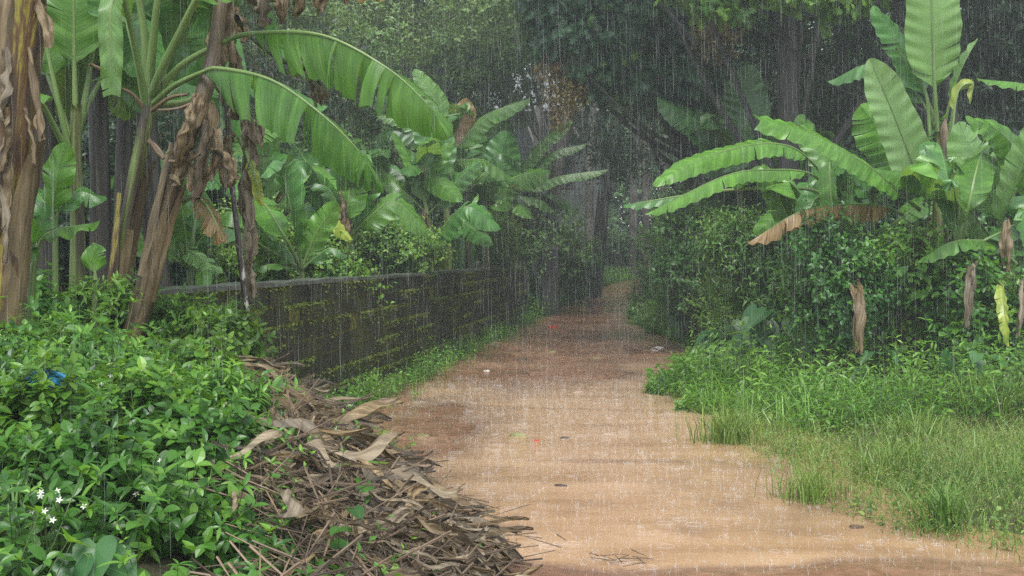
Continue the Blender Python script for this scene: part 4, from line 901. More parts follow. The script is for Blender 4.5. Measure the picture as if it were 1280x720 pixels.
wood('leafy tree in grey rain behind the dead grey leaf column', 345, 25, .3, .14, 16, 4.2, 2.4, 1.5, 1.1, 5200, 'tree', .13, 601, tintb=.4)
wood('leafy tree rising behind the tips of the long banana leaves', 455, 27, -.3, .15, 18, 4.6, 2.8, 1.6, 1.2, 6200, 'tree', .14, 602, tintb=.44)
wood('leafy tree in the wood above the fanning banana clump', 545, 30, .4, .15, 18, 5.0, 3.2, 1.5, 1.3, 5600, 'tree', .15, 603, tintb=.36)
wood('darker leafy tree in the wood beside the falling water streak', 630, 33, 0, .15, 18, 6.2, 3.0, 1.5, 1.3, 5200, 'tree_dark', .16, 604, tintb=.3)
wood('dark leafy tree behind the young banana suckers at left', 90, 17, .2, .15, 18, 3.2, 1.8, 1.7, 1.0, 4200, 'tree_dark', .13, 605)
wood('leafy tree seen between the leaning stem and the long leaves', 225, 20, .2, .12, 14, 3.2, 1.8, 1.1, 1.0, 4200, 'tree', .12, 606, tintb=.1)
wood('dark leafy tree filling the far left corner', -60, 16, .2, .15, 16, 3.2, 2., 1.6, 1., 3600, 'tree_dark', .13, 607)
wood('dense dark tree behind the tall erect banana leaf', 1130, 24, .2, .2, 20, 5., 2.6, 2., 1.3, 6000, 'tree_dark', .16, 608)
wood('dense dark tree behind the right edge of the picture', 1265, 22, .2, .2, 20, 4.6, 2.6, 2., 1.3, 6000, 'tree_dark', .16, 609)
wood('dense dark tree between the thick trunk and the tall banana plant', 1050, 28, 0, .18, 20, 6., 2.8, 1.7, 1.4, 5600, 'tree_dark', .17, 610)
# trunks by the bend of the path
def bare(label, ptsx, r0, r1, seed, bark, crownc, n=3000, mat='tree_dark', size=.16, rr=1.4, ncl=12, sx=2., name='broadleaf_tree'):
    p = px(*ptsx); b = p[0].copy(); b[2] = G(b[0], b[1]) - .1
    g = np.random.default_rng(seed); top = p[-1]
    cl = blob(g, ncl, top[0] + crownc[0], top[1] + crownc[1], top[2] + crownc[2], sx, sx, 1.0, rr * .75, rr * 1.3)
    return tree(label, b, [b] + p[1:], r0, r1, cl, n, SMALL, mat, size, seed, bark, None, 7, name=name)
bare('leaning grey trunk in the haze over the bend of the path', ((742, 340, 36), (758, 220, 36), (776, 145, 36), (792, 60, 36), (805, -40, 36)), .22, .13, 621, 'bark', (-2.5, 1, 2.), 1600)
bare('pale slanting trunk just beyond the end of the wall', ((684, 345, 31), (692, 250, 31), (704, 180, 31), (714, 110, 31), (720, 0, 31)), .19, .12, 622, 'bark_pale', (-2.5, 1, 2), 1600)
bare('thick dark trunk standing behind the right banana plants', ((985, 360, 19), (986, 200, 19), (984, 90, 19), (980, -40, 19)), .19, .16, 623, 'bark', (0, 0, 2.2), 4200, rr=1.5, ncl=16)
bare('thin dark trunk left of the thick trunk in deep shade', ((905, 360, 27), (902, 200, 27), (895, 60, 27), (890, -60, 27)), .17, .12, 624, 'bark', (0, 0, 1.5), 3600)
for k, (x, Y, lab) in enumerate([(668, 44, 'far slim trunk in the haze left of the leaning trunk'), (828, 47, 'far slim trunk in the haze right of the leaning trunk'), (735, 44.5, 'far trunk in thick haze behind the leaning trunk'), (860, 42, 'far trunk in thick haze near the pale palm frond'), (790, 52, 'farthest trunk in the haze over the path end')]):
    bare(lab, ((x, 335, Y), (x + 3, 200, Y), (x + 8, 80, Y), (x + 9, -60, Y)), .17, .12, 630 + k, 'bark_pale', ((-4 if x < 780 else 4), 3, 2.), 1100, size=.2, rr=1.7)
# breadfruit-like tree with lobed leaves overhanging the path
def dried(r, g):
    for k, (x, y, Y, rx, rz, n) in enumerate([(702, 88, 25.3, .5, .42, 900), (708, 118, 25.3, .42, .35, 700), (896, 38, 25, .5, .6, 900), (700, 140, 25.4, .25, .4, 300)]):
        mb = MB(); c = P(x, y, Y * .82); p = c + unit(g.normal(0, 1, (n, 3))) * (g.random(n) ** .4)[:, None] * [rx, .4, rz]
        scatter(mb, SMALL, p, g.normal(0, 1, (n, 3)), g.normal(0, 1, (n, 3)), g.uniform(.04, .09, n), g.random(n), 1.3)
        tag(mb.build('dried_flower_spray', M['dried_flower'], r), kind='stuff')
g = np.random.default_rng(640)
b = P(866, 340, 22.); b[2] = G(b[0], b[1]) - .1
cl = [(P(x, y, Y * .83), np.array([rr, rr, rr * .7]) * .85) for x, y, Y, rr in [(720, 40, 25, .75), (770, 30, 25.4, .8), (700, 5, 25, .8), (820, 20, 26, .8), (750, 90, 25.6, .6), (800, 70, 26, .7), (850, 40, 26, .8), (740, -20, 25.6, .9), (800, -30, 26, 1.), (870, 90, 26, .6), (690, 50, 25, .45), (780, 110, 26, .55), (740, 60, 25.2, .6), (870, 0, 26, .8), (930, 10, 25.6, .7), (820, 110, 26.3, .5), (850, 130, 26.5, .5)]]
tree('overhanging tree with large lobed leaves and sprays of brown flowers', b, [b, P(862, 220, 22.), P(862, 90, 22), P(850, -30, 21.8)], .2, .12, cl, 1700, LOBED, 'lobed', .3, 640, 'bark', limbs=16, nodes=3, per=2, sprigH=.35, extra=dried)
cl = [(P(x, y, Y), np.array([rr, rr, rr * .6])) for x, y, Y, rr in [(895, 8, 18, .35), (930, 4, 18, .3), (880, -25, 18, .5), (1010, -5, 17, .35), (1050, 0, 17, .3), (960, -30, 18, .6), (1090, -30, 17, .5)]]
b = np.array([7.2, 18.5, 0]); b[2] = G(b[0], b[1])
tree('overhanging branches with bright lobed leaves along the top edge', b, [b, b + [-.3, 0, 2.5], b + [-.9, -.3, 4.6], P(1100, -50, 17.3)], .11, .06, cl, 420, LOBED, 'vine', .2, 641, 'bark', limbs=7, nodes=3, per=2, sprigH=.25, tintb=.2)

# palms
def frond(mb, a, d, L, droop, g, n=46, ll=.4):
    d = unit(d); t = np.linspace(0, 1, n)
    c = a + d[None] * (t * L)[:, None] + np.array([0, 0, -1]) * (droop * t ** 2.2)[:, None]
    T = unit(np.gradient(c, axis=0)); S = unit(np.cross(T, [0, 0, 1.]))
    tube(mb, c[::5], .022, .006, 12, 5)
    for s in (-1, 1):
        dd = unit(S[4:] * s * .8 + T[4:] * .5 + np.array([0, 0, -.55]) + g.normal(0, .08, (n - 4, 3)))
        w = np.sin(np.pi * np.clip(t[4:] * .85 + .12, 0, 1)) ** .6
        scatter(mb, LANCE, c[4:], dd, np.array([0, 0, 1.]), ll * w, .55 + g.normal(0, .15, n - 4), .35)
def palm(label, ptsx, r0, fr, seed, L=1.8):
    g = np.random.default_rng(seed); p = px(*ptsx); b = p[0].copy(); b[2] = G(b[0], b[1]) - .1
    r = thing('palm_tree', label, 'palm', b); mb = MB(); tube(mb, [b] + p[1:], r0, r0 * .7, 24, 9, .1, seed); mb.build('trunk', M['bark_pale'], r, smooth=True)
    for az, el, dr in fr:
        mb = MB(); frond(mb, p[-1], (math.cos(az), math.sin(az) * .7, math.sin(el)), L, dr, g); mb.build('frond', M['tree'], r)
palm('slim pale palm trunk at the bend with drooping fronds', ((808, 340, 38), (807, 230, 38), (805, 130, 38), (806, 60, 38)), .13, [(a, .7 - .2 * (k % 3), .9 + .3 * (k % 2)) for k, a in enumerate(np.linspace(0, 6, 11))], 650, 2.2)
palm('young palm with pale feathery fronds in shade right of the path', ((875, 335, 25), (872, 220, 25), (866, 130, 25)), .1, [(.2, .9, .9), (-.4, .6, .9), (.6, .4, 1.), (2.8, .8, 1.), (1.6, .7, .8), (3.6, .4, 1.), (-1.2, .9, 1.1), (-.1, .2, .8)], 651, 1.5)
palm('tall palm with long fronds at the top of the wood', ((600, 330, 40), (602, 200, 40), (606, 60, 40)), .15, [(a, .6 - .25 * (k % 3), 1. + .3 * (k % 2)) for k, a in enumerate(np.linspace(0, 6, 12))], 652, 2.4)

# ------------------------------------------------------------------ bushes and herbs
def bush(label, x, y, z, rx, ry, rz, n, proto, mat, size, seed, name='bush', cat='bush', nodes=4, per=2, sprigH=.25, tintb=0., group=None, twig='twig', elev=(0, .9), lumps=9):
    """a mass of sprigs on stems, its foot on the ground at (x, y)"""
    g = np.random.default_rng(seed); gz = float(G(x, y))
    r = thing(name, label, cat, (x, y, gz), group)
    cen = np.array([x, y, max(z, gz + .1)])
    lc = cen + unit(g.normal(0, 1, (lumps, 3))) * g.uniform(.2, .75, (lumps, 1)) * [rx, ry, rz]
    lr = g.uniform(.35, .6, lumps)
    k = g.integers(0, lumps, n); u = unit(g.normal(0, 1, (n, 3)) + [0, -.25, .25])
    p = lc[k] + u * (g.random(n) ** .4 * lr[k])[:, None] * [rx, ry, rz]
    gr = G(p[:, 0], p[:, 1]); p[:, 2] = np.maximum(p[:, 2], gr + .03 + .25 * g.random(n) * size * 4)
    ax = unit((p - cen) / [rx, ry, rz]) * .7 + u * .4 + [0, -.15, .5] + g.normal(0, .3, (n, 3))
    tn = np.clip(g.normal(.42 + tintb, .12, lumps)[k] + g.normal(0, .12, n), 0, 1)
    mb = MB(); sprigs(mb, p, ax, g.uniform(.6, 1.3, n) * sprigH, nodes, per, proto, g.uniform(.75, 1.25, n) * size, g, elev, tn, .0035)
    mb.build('foliage', [M[mat], M[twig]], r)
    sm = MB()
    for c in lc: tube(sm, [np.array([x, y, gz - .05]) + g.normal(0, .08, 3) * [1, 1, 0], (np.array([x, y, gz]) + c) / 2 + g.normal(0, .1, 3), c], .018, .006, 8, 5, .1, seed)
    sm.build('stems', M['twig'], r)
    return r
def pbush(label, px_, py_, Y, rx, rz, n, proto, mat, size, seed, **k):
    c = P(px_, py_, Y); return bush(label, c[0], c[1], c[2], rx, k.pop('ry', rx * .8), rz, n, proto, mat, size, seed, **k)
# right bank
pbush('dark tall bush closing in on the path at the bend, right side', 856, 330, 29, 1.2, 1.3, 900, OVATE, 'bush', .12, 701, tintb=.05)
pbush('bush of fine leaves spilling down to the path edge', 866, 388, 25, 1.0, .8, 1000, OVATE, 'weed', .07, 702, tintb=.1)
pbush('shady bush under the long left pointing banana leaf', 880, 318, 20.5, 1.15, 1.3, 1100, OVATE, 'bush', .1, 703, tintb=.1)
pbush('broad low bush between the path edge and the large taro leaves', 930, 395, 20, 1.0, .75, 1100, OVATE, 'weed', .065, 704)
pbush('leafy bush under the browned hanging banana leaf', 960, 352, 16.5, 1.0, .95, 1300, LANCE, 'bush', .12, 705, tintb=.25)
pbush('dark bush beneath the crown of the arching banana plant', 1040, 365, 13.2, .62, .75, 1100, OVATE, 'bush', .08, 706, tintb=.12)
pbush('mass of climbing vine with heart leaves below the long arching leaf', 1125, 375, 13.6, .72, .8, 1000, HEART, 'vine', .095, 707, name='climbing_vine', cat='vine', nodes=3, per=1, sprigH=.2, tintb=.16)
pbush('climbing vine with yellow green leaves at the foot of the tall banana', 1140, 335, 13.3, .34, .42, 420, HEART, 'vine', .07, 708, name='climbing_vine', cat='vine', nodes=3, per=1, sprigH=.2, tintb=.4)
pbush('climbing vine hanging around the dried grey leaves', 1210, 385, 13.1, .55, .72, 800, HEART, 'vine', .095, 709, name='climbing_vine', cat='vine', nodes=3, per=1, sprigH=.2, tintb=.08)
pbush('climbing vine under the banana plant at the right edge', 1278, 395, 12.9, .42, .62, 600, HEART, 'vine', .095, 710, name='climbing_vine', cat='vine', nodes=3, per=1, sprigH=.2, tintb=.1)
pbush('climbing vine wrapping the tall banana stem near its crown', 1180, 215, 15.1, .3, .5, 300, HEART, 'vine', .08, 711, name='climbing_vine', cat='vine', nodes=3, per=1, sprigH=.2)
pbush('fine leaved bush at the far right side of the bend', 836, 372, 33, 1.0, .8, 800, OVATE, 'weed', .09, 712)
pbush('dim bush in haze behind the pointed narrow banana leaf', 872, 310, 42, 1.8, 1.6, 700, OVATE, 'bush', .17, 713)
pbush('dark undergrowth bush left of the thick dark trunk', 945, 270, 22.5, 1.3, 1.4, 1100, OVATE, 'bush', .13, 714)
pbush('dark undergrowth bush right of the thick dark trunk', 1080, 290, 20, 1.4, 1.5, 1300, OVATE, 'bush', .12, 715)
pbush('dark undergrowth bush behind the right edge banana plant', 1240, 290, 18, 1.4, 1.4, 1200, OVATE, 'bush', .12, 716)
# left and behind the wall
pbush('light green feathery bush standing over the wall top', 622, 303, 25.5, .5, .55, 900, SMALL, 'weed', .065, 720, tintb=.3, nodes=6, sprigH=.3)
pbush('leafy weeds over the wall under the browning banana leaf', 500, 316, 17.3, .75, .42, 700, OVATE, 'vine', .075, 721, tintb=.1)
pbush('weeds with pale leaves behind the wall left of the middle', 400, 340, 14, .7, .4, 500, OVATE, 'vine', .07, 722, tintb=.25)
pbush('weeds behind the left end of the wall among striped leaves', 300, 330, 14, .7, .55, 600, OVATE, 'vine', .07, 723, tintb=.3)
pbush('shady bush behind the wall in front of the wood', 400, 270, 21, 1.4, 1.2, 1100, OVATE, 'tree', .1, 724, tintb=.1)
pbush('shady bush behind the narrow leaved banana clump', 510, 285, 22, 1.3, 1.0, 900, OVATE, 'tree', .11, 725)
pbush('shady bush behind the leaning dead stem', 250, 290, 18, 1.1, 1.0, 900, OVATE, 'tree', .09, 726, tintb=.1)
pbush('dark bush in haze just past the gate pillar', 700, 335, 33, .9, 1.0, 900, OVATE, 'bush', .12, 727)
pbush('bush in haze on the left of the bend', 694, 322, 40, 1.3, 1.2, 800, OVATE, 'bush', .15, 728)
pbush('low weeds at the left path edge past the wall', 668, 378, 31, .6, .55, 700, OVATE, 'weed', .075, 729, tintb=.1)
pbush('far bush in haze where the path disappears', 770, 318, 53, 1.6, 1.1, 700, OVATE, 'bush', .18, 730)
pbush('dim bush in the far left shade behind the stems', 60, 300, 13, 1.3, 1.0, 900, OVATE, 'tree_dark', .1, 731, tintb=.15)
pbush('dim bush in shade between the dark stems', 160, 330, 13.5, 1.0, .8, 800, OVATE, 'tree_dark', .1, 732, tintb=.3)

# taro
def taro(label, x, y, n, H, size, seed, group='taro plants on the right bank', tb=.5, face=None):
    g = np.random.default_rng(seed); z = float(G(x, y)); r = thing('taro_plant', label, 'plant', (x, y, z), group)
    for k in range(n):
        az = g.random() * 6.28 if face is None else face + g.normal(0, .8); h = H * g.uniform(.6, 1.1)
        top = np.array([x + math.cos(az) * h * .5, y + math.sin(az) * h * .5, z + h])
        sm = MB(); tube(sm, [np.array([x, y, z - .05]), np.array([x + math.cos(az) * h * .2, y + math.sin(az) * h * .2, z + h * .6]), top], .011, .006, 10, 6)
        st = sm.build('stalk', M['twig_green'], r, smooth=True)
        d = np.array([[math.cos(az) * .8 + g.normal(0, .3), math.sin(az) * .5 - .1, -.6 + g.normal(0, .3)]])
        mb = MB(); scatter(mb, HEART, top[None], d, np.array([[math.cos(az) * .4 + g.normal(0, .3), -.35, 1.]]), size * g.uniform(.75, 1.2), np.clip(tb + g.normal(0, .15), 0, 1)); mb.build('leaf', M['broad'], st)
for k, (x, y, Y, n, H, s, lab) in enumerate([(948, 458, 15.8, 7, .65, .36, 'taro plant with pale drooping leaves at the path edge bushes'), (985, 430, 15.6, 6, .85, .38, 'taro plant with the largest leaves behind the pale drooping ones'), (1040, 430, 14., 5, .65, .3, 'taro plant with upright leaves beside the peeling banana stem'), (900, 440, 18, 5, .6, .32, 'small taro plant in the low bush by the path'), (1100, 450, 12.6, 5, .5, .2, 'broad leaved plant in the weeds below the climbing vine'), (1215, 465, 11.8, 5, .45, .17, 'broad leaved plant under the hanging grey leaves'), (855, 415, 21.5, 5, .6, .3, 'taro plant in the bushes nearest the bend')]):
    c = P(x, y, Y); taro(lab, c[0], c[1], n, H, s, 740 + k, face=-1.9)

g = np.random.default_rng(799)
def blades(mb, base, H, lean, w, tint, mi=0, rg=g):
    N = len(base); az = rg.random(N) * 6.28
    d = np.stack([np.cos(az), np.sin(az), np.zeros(N)], 1); s = np.stack([-np.sin(az), np.cos(az), np.zeros(N)], 1)
    a2 = az + rg.normal(0, .8, N); s = np.stack([-np.sin(a2), np.cos(a2), np.zeros(N)], 1)
    V = []
    for t, ww in ((0, 1), (.4, .9), (.75, .6)):
        c = base + d * (lean * H * t ** 2)[:, None]; c[:, 2] += H * t * (1 - .25 * lean * t)
        V += [c - s * (w * ww / 2)[:, None], c + s * (w * ww / 2)[:, None]]
    c = base + d * (lean * H)[:, None]; c[:, 2] += H * (1 - .42 * lean); V.append(c)
    V = np.stack(V, 1); off = (np.arange(N) * 7)[:, None, None]
    mb.add(V.reshape(-1, 3), [(np.array([(0, 1, 3, 2), (2, 3, 5, 4)])[None] + off).reshape(-1, 4), (np.array([(4, 5, 6)])[None] + off).reshape(-1, 3)], None, np.repeat(tint, 7), mi)
    return c
# ------------------------------------------------------------------ mound cover (nobody could count it)
g = np.random.default_rng(800)
CLEAR = [(55, 470, 4.6, .075), (172, 460, 5.4, .07), (214, 488, 5.3, .07), (120, 680, 3.75, .05), (95, 700, 3.7, .05)]
def on_mound(n, x0, x1, y0, y1, d0):
    x = g.uniform(x0, x1, n); y = g.uniform(y0, y1, n); d = toe(y) - x
    k = (d > d0 - .32 * (1 - sstep(3.8, 5.6, y)) + .2 * fbm(x * 1.7, y * 1.7)) & ((y < 8.3) | (x < wallx(y) - .1) | (d > .25)) & (np.abs(x) / y < .52)
    for qx, qy, Yq, rq in CLEAR:
        X0 = (qx - 640) / F; k &= ~((np.abs(x - X0 * y) < rq) & (y < Yq + .12) & (y > Yq - .7))
    return x[k], y[k]
mb = MB()
x, y = on_mound(9600, -4.5, .1, 2.4, 9.5, 1.12); z = G(x, y); N = len(x)
lean = np.stack([g.normal(.15, .35, N), g.normal(-.4, .35, N), np.ones(N)], 1)
clumpv = fbm(x * 1.3 + 3, y * 1.3); tn = np.clip(.45 + .6 * clumpv + g.normal(0, .2, N), 0, 1)
h = np.clip(.2 + .24 * fbm(x * 1.3 + 9, y * 1.3) + g.normal(0, .07, N), .05, .55)
kp = fbm(x * 2.1 + 60, y * 2.1, 2) > -.3; x, y, z, lean, h, tn = x[kp], y[kp], z[kp], lean[kp], h[kp], tn[kp]; N = len(x)
kk = g.random(N) < .62
sprigs(mb, np.stack([x, y, z], 1)[kk], lean[kk], h[kk], 4, 3, OVATE, g.uniform(.055, .1, kk.sum()), g, (-.05, .6), tn[kk], .003, 0, 1)
sprigs(mb, np.stack([x, y, z], 1)[~kk], lean[~kk], h[~kk] * 1.15, 3, 5, LANCE, g.uniform(.07, .11, (~kk).sum()), g, (.0, .6), np.clip(tn[~kk] + .12, 0, 1), .003, 0, 1)
k = fbm(x * 2.1 + 60, y * 2.1, 2) > -1
x, y = on_mound(900, -4.5, .1, 2.6, 7.5, 1.0); k = fbm(x * 1.5 + 80, y * 1.5) > .1; x, y = x[k], y[k]; m = len(x)
blades(mb, np.stack([x, y, G(x, y)], 1), g.uniform(.2, .5, m), g.uniform(.3, 1.1, m), g.uniform(.006, .012, m), g.uniform(.4, 1, m), 0, g)
x, y = on_mound(420, -4.5, .1, 2.4, 9., .9); m = len(x)
sprigs(mb, np.stack([x, y, G(x, y)], 1), np.stack([g.normal(.1, .3, m), g.normal(-.4, .3, m), np.ones(m)], 1), g.uniform(.18, .42, m), 4, 1, HEART, g.uniform(.06, .13, m), g, (-.3, .3), g.uniform(.2, .8, m), .003)
x, y = on_mound(500, -4.5, .1, 2.4, 9., .8); m = len(x)
sprigs(mb, np.stack([x, y, G(x, y)], 1), np.stack([g.normal(.1, .4, m), g.normal(-.3, .4, m), np.ones(m)], 1), g.uniform(.25, .55, m), 9, 2, SMALL, g.uniform(.03, .05, m), g, (-.1, .8), g.uniform(.5, 1, m), .002)
tag(mb.build('undergrowth', [M['mound'], M['twig_green']]), 'low leafy undergrowth covering the left bank', 'undergrowth', kind='stuff')
# shrubs that stand out of it
for k, (x, y, Y, rx, rz, n, pr, lab) in enumerate([
    (30, 400, 7.0, .42, .26, 240, OVATE, 'leafy shrub under the peeling banana stem, top of the bank'), (120, 405, 7.3, .42, .22, 240, LANCE, 'narrow leaved shrub on the bank top below the slender stem'),
    (225, 420, 7.4, .42, .24, 260, LANCE, 'shrub with whorled leaves before the left end of the wall'), (275, 440, 7.2, .26, .2, 130, OVATE, 'small shrub reaching over the dry heap before the wall'),
    (75, 475, 5.9, .4, .16, 180, OVATE, 'leafy shrub around the blue plastic bag'), (140, 520, 5.6, .4, .2, 230, LANCE, 'bright shrub with lance leaves in the middle of the bank'),
    (230, 500, 6.4, .36, .2, 210, OVATE, 'leafy shrub with dark leaves right of the pale heart leaves'), (40, 600, 4.6, .36, .18, 200, OVATE, 'leafy shrub at the lower left edge of the picture'),
    (150, 600, 4.9, .34, .18, 200, OVATE, 'leafy shrub with white flowers low on the bank'), (240, 590, 5.3, .32, .18, 170, LANCE, 'shrub beside the dry heap halfway down the bank'),
    (90, 680, 4.3, .3, .15, 160, OVATE, 'leafy shrub behind the large heart leaves at the bottom'), (215, 670, 4.8, .28, .15, 150, OVATE, 'low bright shrub at the bottom edge near the dry heap'),
    (318, 560, 6.3, .18, .14, 60, LANCE, 'thin shrub growing out of the dry heap'), (300, 690, 5.0, .18, .12, 60, LANCE, 'small lance leaved shrub at the bottom of the dry heap')]):
    c = P(x, y, Y); bush(lab, c[0], c[1], c[2], rx, rx * .8, rz, n, pr, 'mound', .075 if pr is OVATE else .085, 810 + k, 'shrub', 'shrub', 4, 3, .14, .14, None, 'twig_green', (-.05, .7), 6)
# big heart leaves among them
def heart_plant(label, spots, seed, size, tb):
    g = np.random.default_rng(seed); c = P(*spots[0]); gz = G(c[0], c[1]); r = thing('heart_leaf_plant', label, 'plant', (c[0], c[1], gz))
    for p in spots:
        t = P(*p); s = size * g.uniform(.85, 1.15); b = np.array([t[0] + g.normal(0, .04), t[1] + .12, min(float(G(t[0], t[1] + .12)), t[2] - .05)])
        sm = MB(); tube(sm, [b, (b + t) / 2 + [0, .03, .03], t], .005, .003, 8, 5); st = sm.build('stalk', M['twig_green'], r)
        mb = MB(); scatter(mb, HEART, t[None], np.array([[g.normal(.1, .4), -.7, -.55]]), np.array([[0, -.55, .8]]), s, tb + g.normal(0, .08)); mb.build('leaf', M['broad'], st)
heart_plant('plant with two pale heart leaves in the middle of the bank', [(172, 460, 5.4), (214, 488, 5.3), (195, 515, 5.2)], 830, .17, .7)
heart_plant('plant with big heart leaves at the bottom left corner', [(120, 680, 3.75), (95, 700, 3.7), (140, 695, 3.8)], 831, .15, .5)
heart_plant('plant with round leaves at the left edge of the bank', [(12, 505, 4.7), (10, 570, 4.3), (22, 525, 4.6)], 832, .16, .45)
heart_plant('plant with dim heart leaves above the dry heap', [(206, 550, 5.0), (312, 492, 6.1), (238, 556, 4.95)], 833, .13, .45)
# white flowers
for k, (x, y, Y, lab) in enumerate([(130, 482, 5.85, 'small white flowers below the blue plastic bag'), (96, 512, 5.45, 'white flower spray left of the pale heart leaves'), (186, 608, 5.0, 'white flower spray beside the dry heap'), (60, 640, 4.45, 'white flowers among leaves low on the left bank'), (272, 492, 6.6, 'white flowers at the top of the dry heap'), (78, 626, 4.5, 'small white flower cluster at the lower left')]):
    c = P(x, y, Y * .84); gz = float(G(c[0], c[1])); r = thing('white_flower', lab, 'flower', (c[0], c[1], gz), 'white flowers on the bank')
    gg = np.random.default_rng(840 + k)
    for j in range(4):
        q = c + gg.normal(0, .05, 3) * [1, 1, .6]; az = np.arange(5) * 1.257 + gg.random()
        mb = MB(); scatter(mb, LANCE, np.repeat(q[None], 5, 0), np.cos(az)[:, None] * [1., .1, 0] + np.sin(az)[:, None] * [0, .6, .75] + np.array([.05, -.35, .3]), np.array([0, -.7, .7]), .012, .5, 1.5)
        mb.add(q + np.array([(.003, 0, 0), (-.003, 0, .002), (0, -.003, .003), (0, .002, -.002)]), [[(0, 1, 2), (0, 2, 3), (1, 3, 2), (0, 3, 1)]])
        bl = mb.build('blossom', M['flower'], r)
        sm = MB(); tube(sm, [np.array([c[0], c[1], min(gz, c[2] - .1)]), (q + c) / 2 - [0, 0, .05], q], .002, .0015, 5, 4); sm.build('stem', M['twig_green'], bl)
# plastic bag
c = P(55, 472, 4.6) - [0, 0, .015]; r = thing('plastic_bag', 'crumpled bright blue plastic bag lying in the bank leaves', 'bag', c)
n1, n2 = 26, 18; th = np.linspace(0, 2 * np.pi, n1); ph = np.linspace(0, np.pi, n2); TH, PH = np.meshgrid(th, ph)
rr = 1 + .35 * vnoise(np.cos(TH) * 3.3 + 4, PH * 3.6 + np.sin(TH) * 3) + .3 * np.abs(vnoise(np.cos(TH) * 6, PH * 6 + np.sin(TH) * 5))
V = np.stack([np.cos(TH) * np.sin(PH) * rr * .05, np.sin(TH) * np.sin(PH) * rr * .045, np.cos(PH) * rr * .036], -1).reshape(-1, 3) + c
i, j = np.meshgrid(np.arange(n2 - 1), np.arange(n1 - 1), indexing='ij'); i = i.ravel(); j = j.ravel()
mb = MB(); mb.add(V, np.stack([i * n1 + j, i * n1 + j + 1, (i + 1) * n1 + j + 1, (i + 1) * n1 + j], 1)); mb.build('film', M['bag'], r)
mb = MB(); tube(mb, [c + [.035, -.01, .015], c + [.055, -.015, .03], c + [.075, 0, .015]], .006, .011, 8, 6, .4, 2); mb.build('knot', M['bag'], r)

# ------------------------------------------------------------------ the dry heap
g = np.random.default_rng(900)
def heap_xy(n):
    y = 3.4 + 5.9 * g.random(n) ** .85; d = np.abs(g.uniform(-.1, 1.3, n)); k = d < 1.05 - .25 * (1 - sstep(3.8, 5.4, y)) + .15 * sstep(6.5, 7.5, y) + .15 * vnoise(y * 2, d * 3)
    y = y[k]; d = d[k]; return toe(y) - d - .16, y
mb = MB()
x, y = heap_xy(7000); N = len(x); z = np.maximum(G(x, y), .0) + g.random(N) * (.08 + .16 * sstep(.3, .9, toe(y) - x)) - .02
for v in range(6):
    n = 16; nv = 5; t = np.linspace(0, 1, n); vv = np.linspace(-1, 1, nv)
    w = .11 * np.sin(np.pi * np.clip(t * .9 + .08, 0, 1)) ** .6 * (1 - .3 * np.abs(vnoise(t * 7, v * 3.)))
    zz = .09 * vnoise(t[:, None] * 2.6 + v * 3, vv[None] * 0 + 4.4) + .03 + .022 * np.sin(vv[None] * 3 + v + t[:, None] * 5)
    Vp = np.stack([w[:, None] * vv[None] + .1 * np.sin(t * 6 + v)[:, None], np.broadcast_to(t[:, None], (n, nv)), zz + .06], -1).reshape(-1, 3)
    i, j = np.meshgrid(np.arange(n - 1), np.arange(nv - 1), indexing='ij'); i = i.ravel(); j = j.ravel()
    pr = (Vp, [np.stack([i * nv + j, i * nv + j + 1, (i + 1) * nv + j + 1, (i + 1) * nv + j], 1)], np.stack([Vp[:, 0] * 2 + v, Vp[:, 1]], 1))
    s = slice(v, None, 6); M_ = len(x[s])
    az = g.normal(-.9, 1.3, M_)
    d = np.stack([np.cos(az), np.sin(az), g.normal(-.3, .25, M_)], 1)
    scatter(mb, pr, np.stack([x[s], y[s], z[s] + .02 + .14 * g.random(M_) ** 1.5], 1), d, g.normal(0, .6, (M_, 3)) + [.4, -.4, 1], g.uniform(.1, .42, M_) * np.clip((y[s] - 2.4) / 3.2, .3, 1), g.random(M_) ** 1.2, .35 + g.random(M_) ** 3 * 1.2, mi=v % 2)
x, y = heap_xy(9000); N = len(x); z = np.maximum(G(x, y), 0) + .02 + g.random(N) * (.12 + .16 * sstep(.3, .9, toe(y) - x))
az = g.normal(-.8, 1.1, N); d = unit(np.stack([np.cos(az), np.sin(az), g.normal(-.4, .22, N)], 1)); L = g.uniform(.15, .8, N) * g.uniform(.3, 1, N)
a = np.stack([x, y, z], 1) - d * L[:, None] / 2; b = a + d * L[:, None]
for q in (a, b): q[:, 2] = np.maximum(q[:, 2], np.maximum(G(q[:, 0], q[:, 1]), .0) + .01 * g.random(N))
sticks(mb, a, b, g.uniform(.0015, .007, N), .0015, g.random(N), 2, 5)
x, y = heap_xy(170); m = len(x)
sprigs(mb, np.stack([x, y, np.maximum(G(x, y), 0)], 1), np.stack([g.normal(.2, .3, m), g.normal(-.2, .3, m), np.ones(m)], 1), g.uniform(.08, .22, m), 3, 3, OVATE, g.uniform(.035, .07, m), g, (-.1, .7), None, .002, 3, 4)
tag(mb.build('leaf_litter', [M['dead'], M['dead_grey'], M['sticks'], M['mound'], M['twig_green']]), 'heap of rotting dry banana leaves and sticks on the bank', 'leaf litter', kind='stuff')
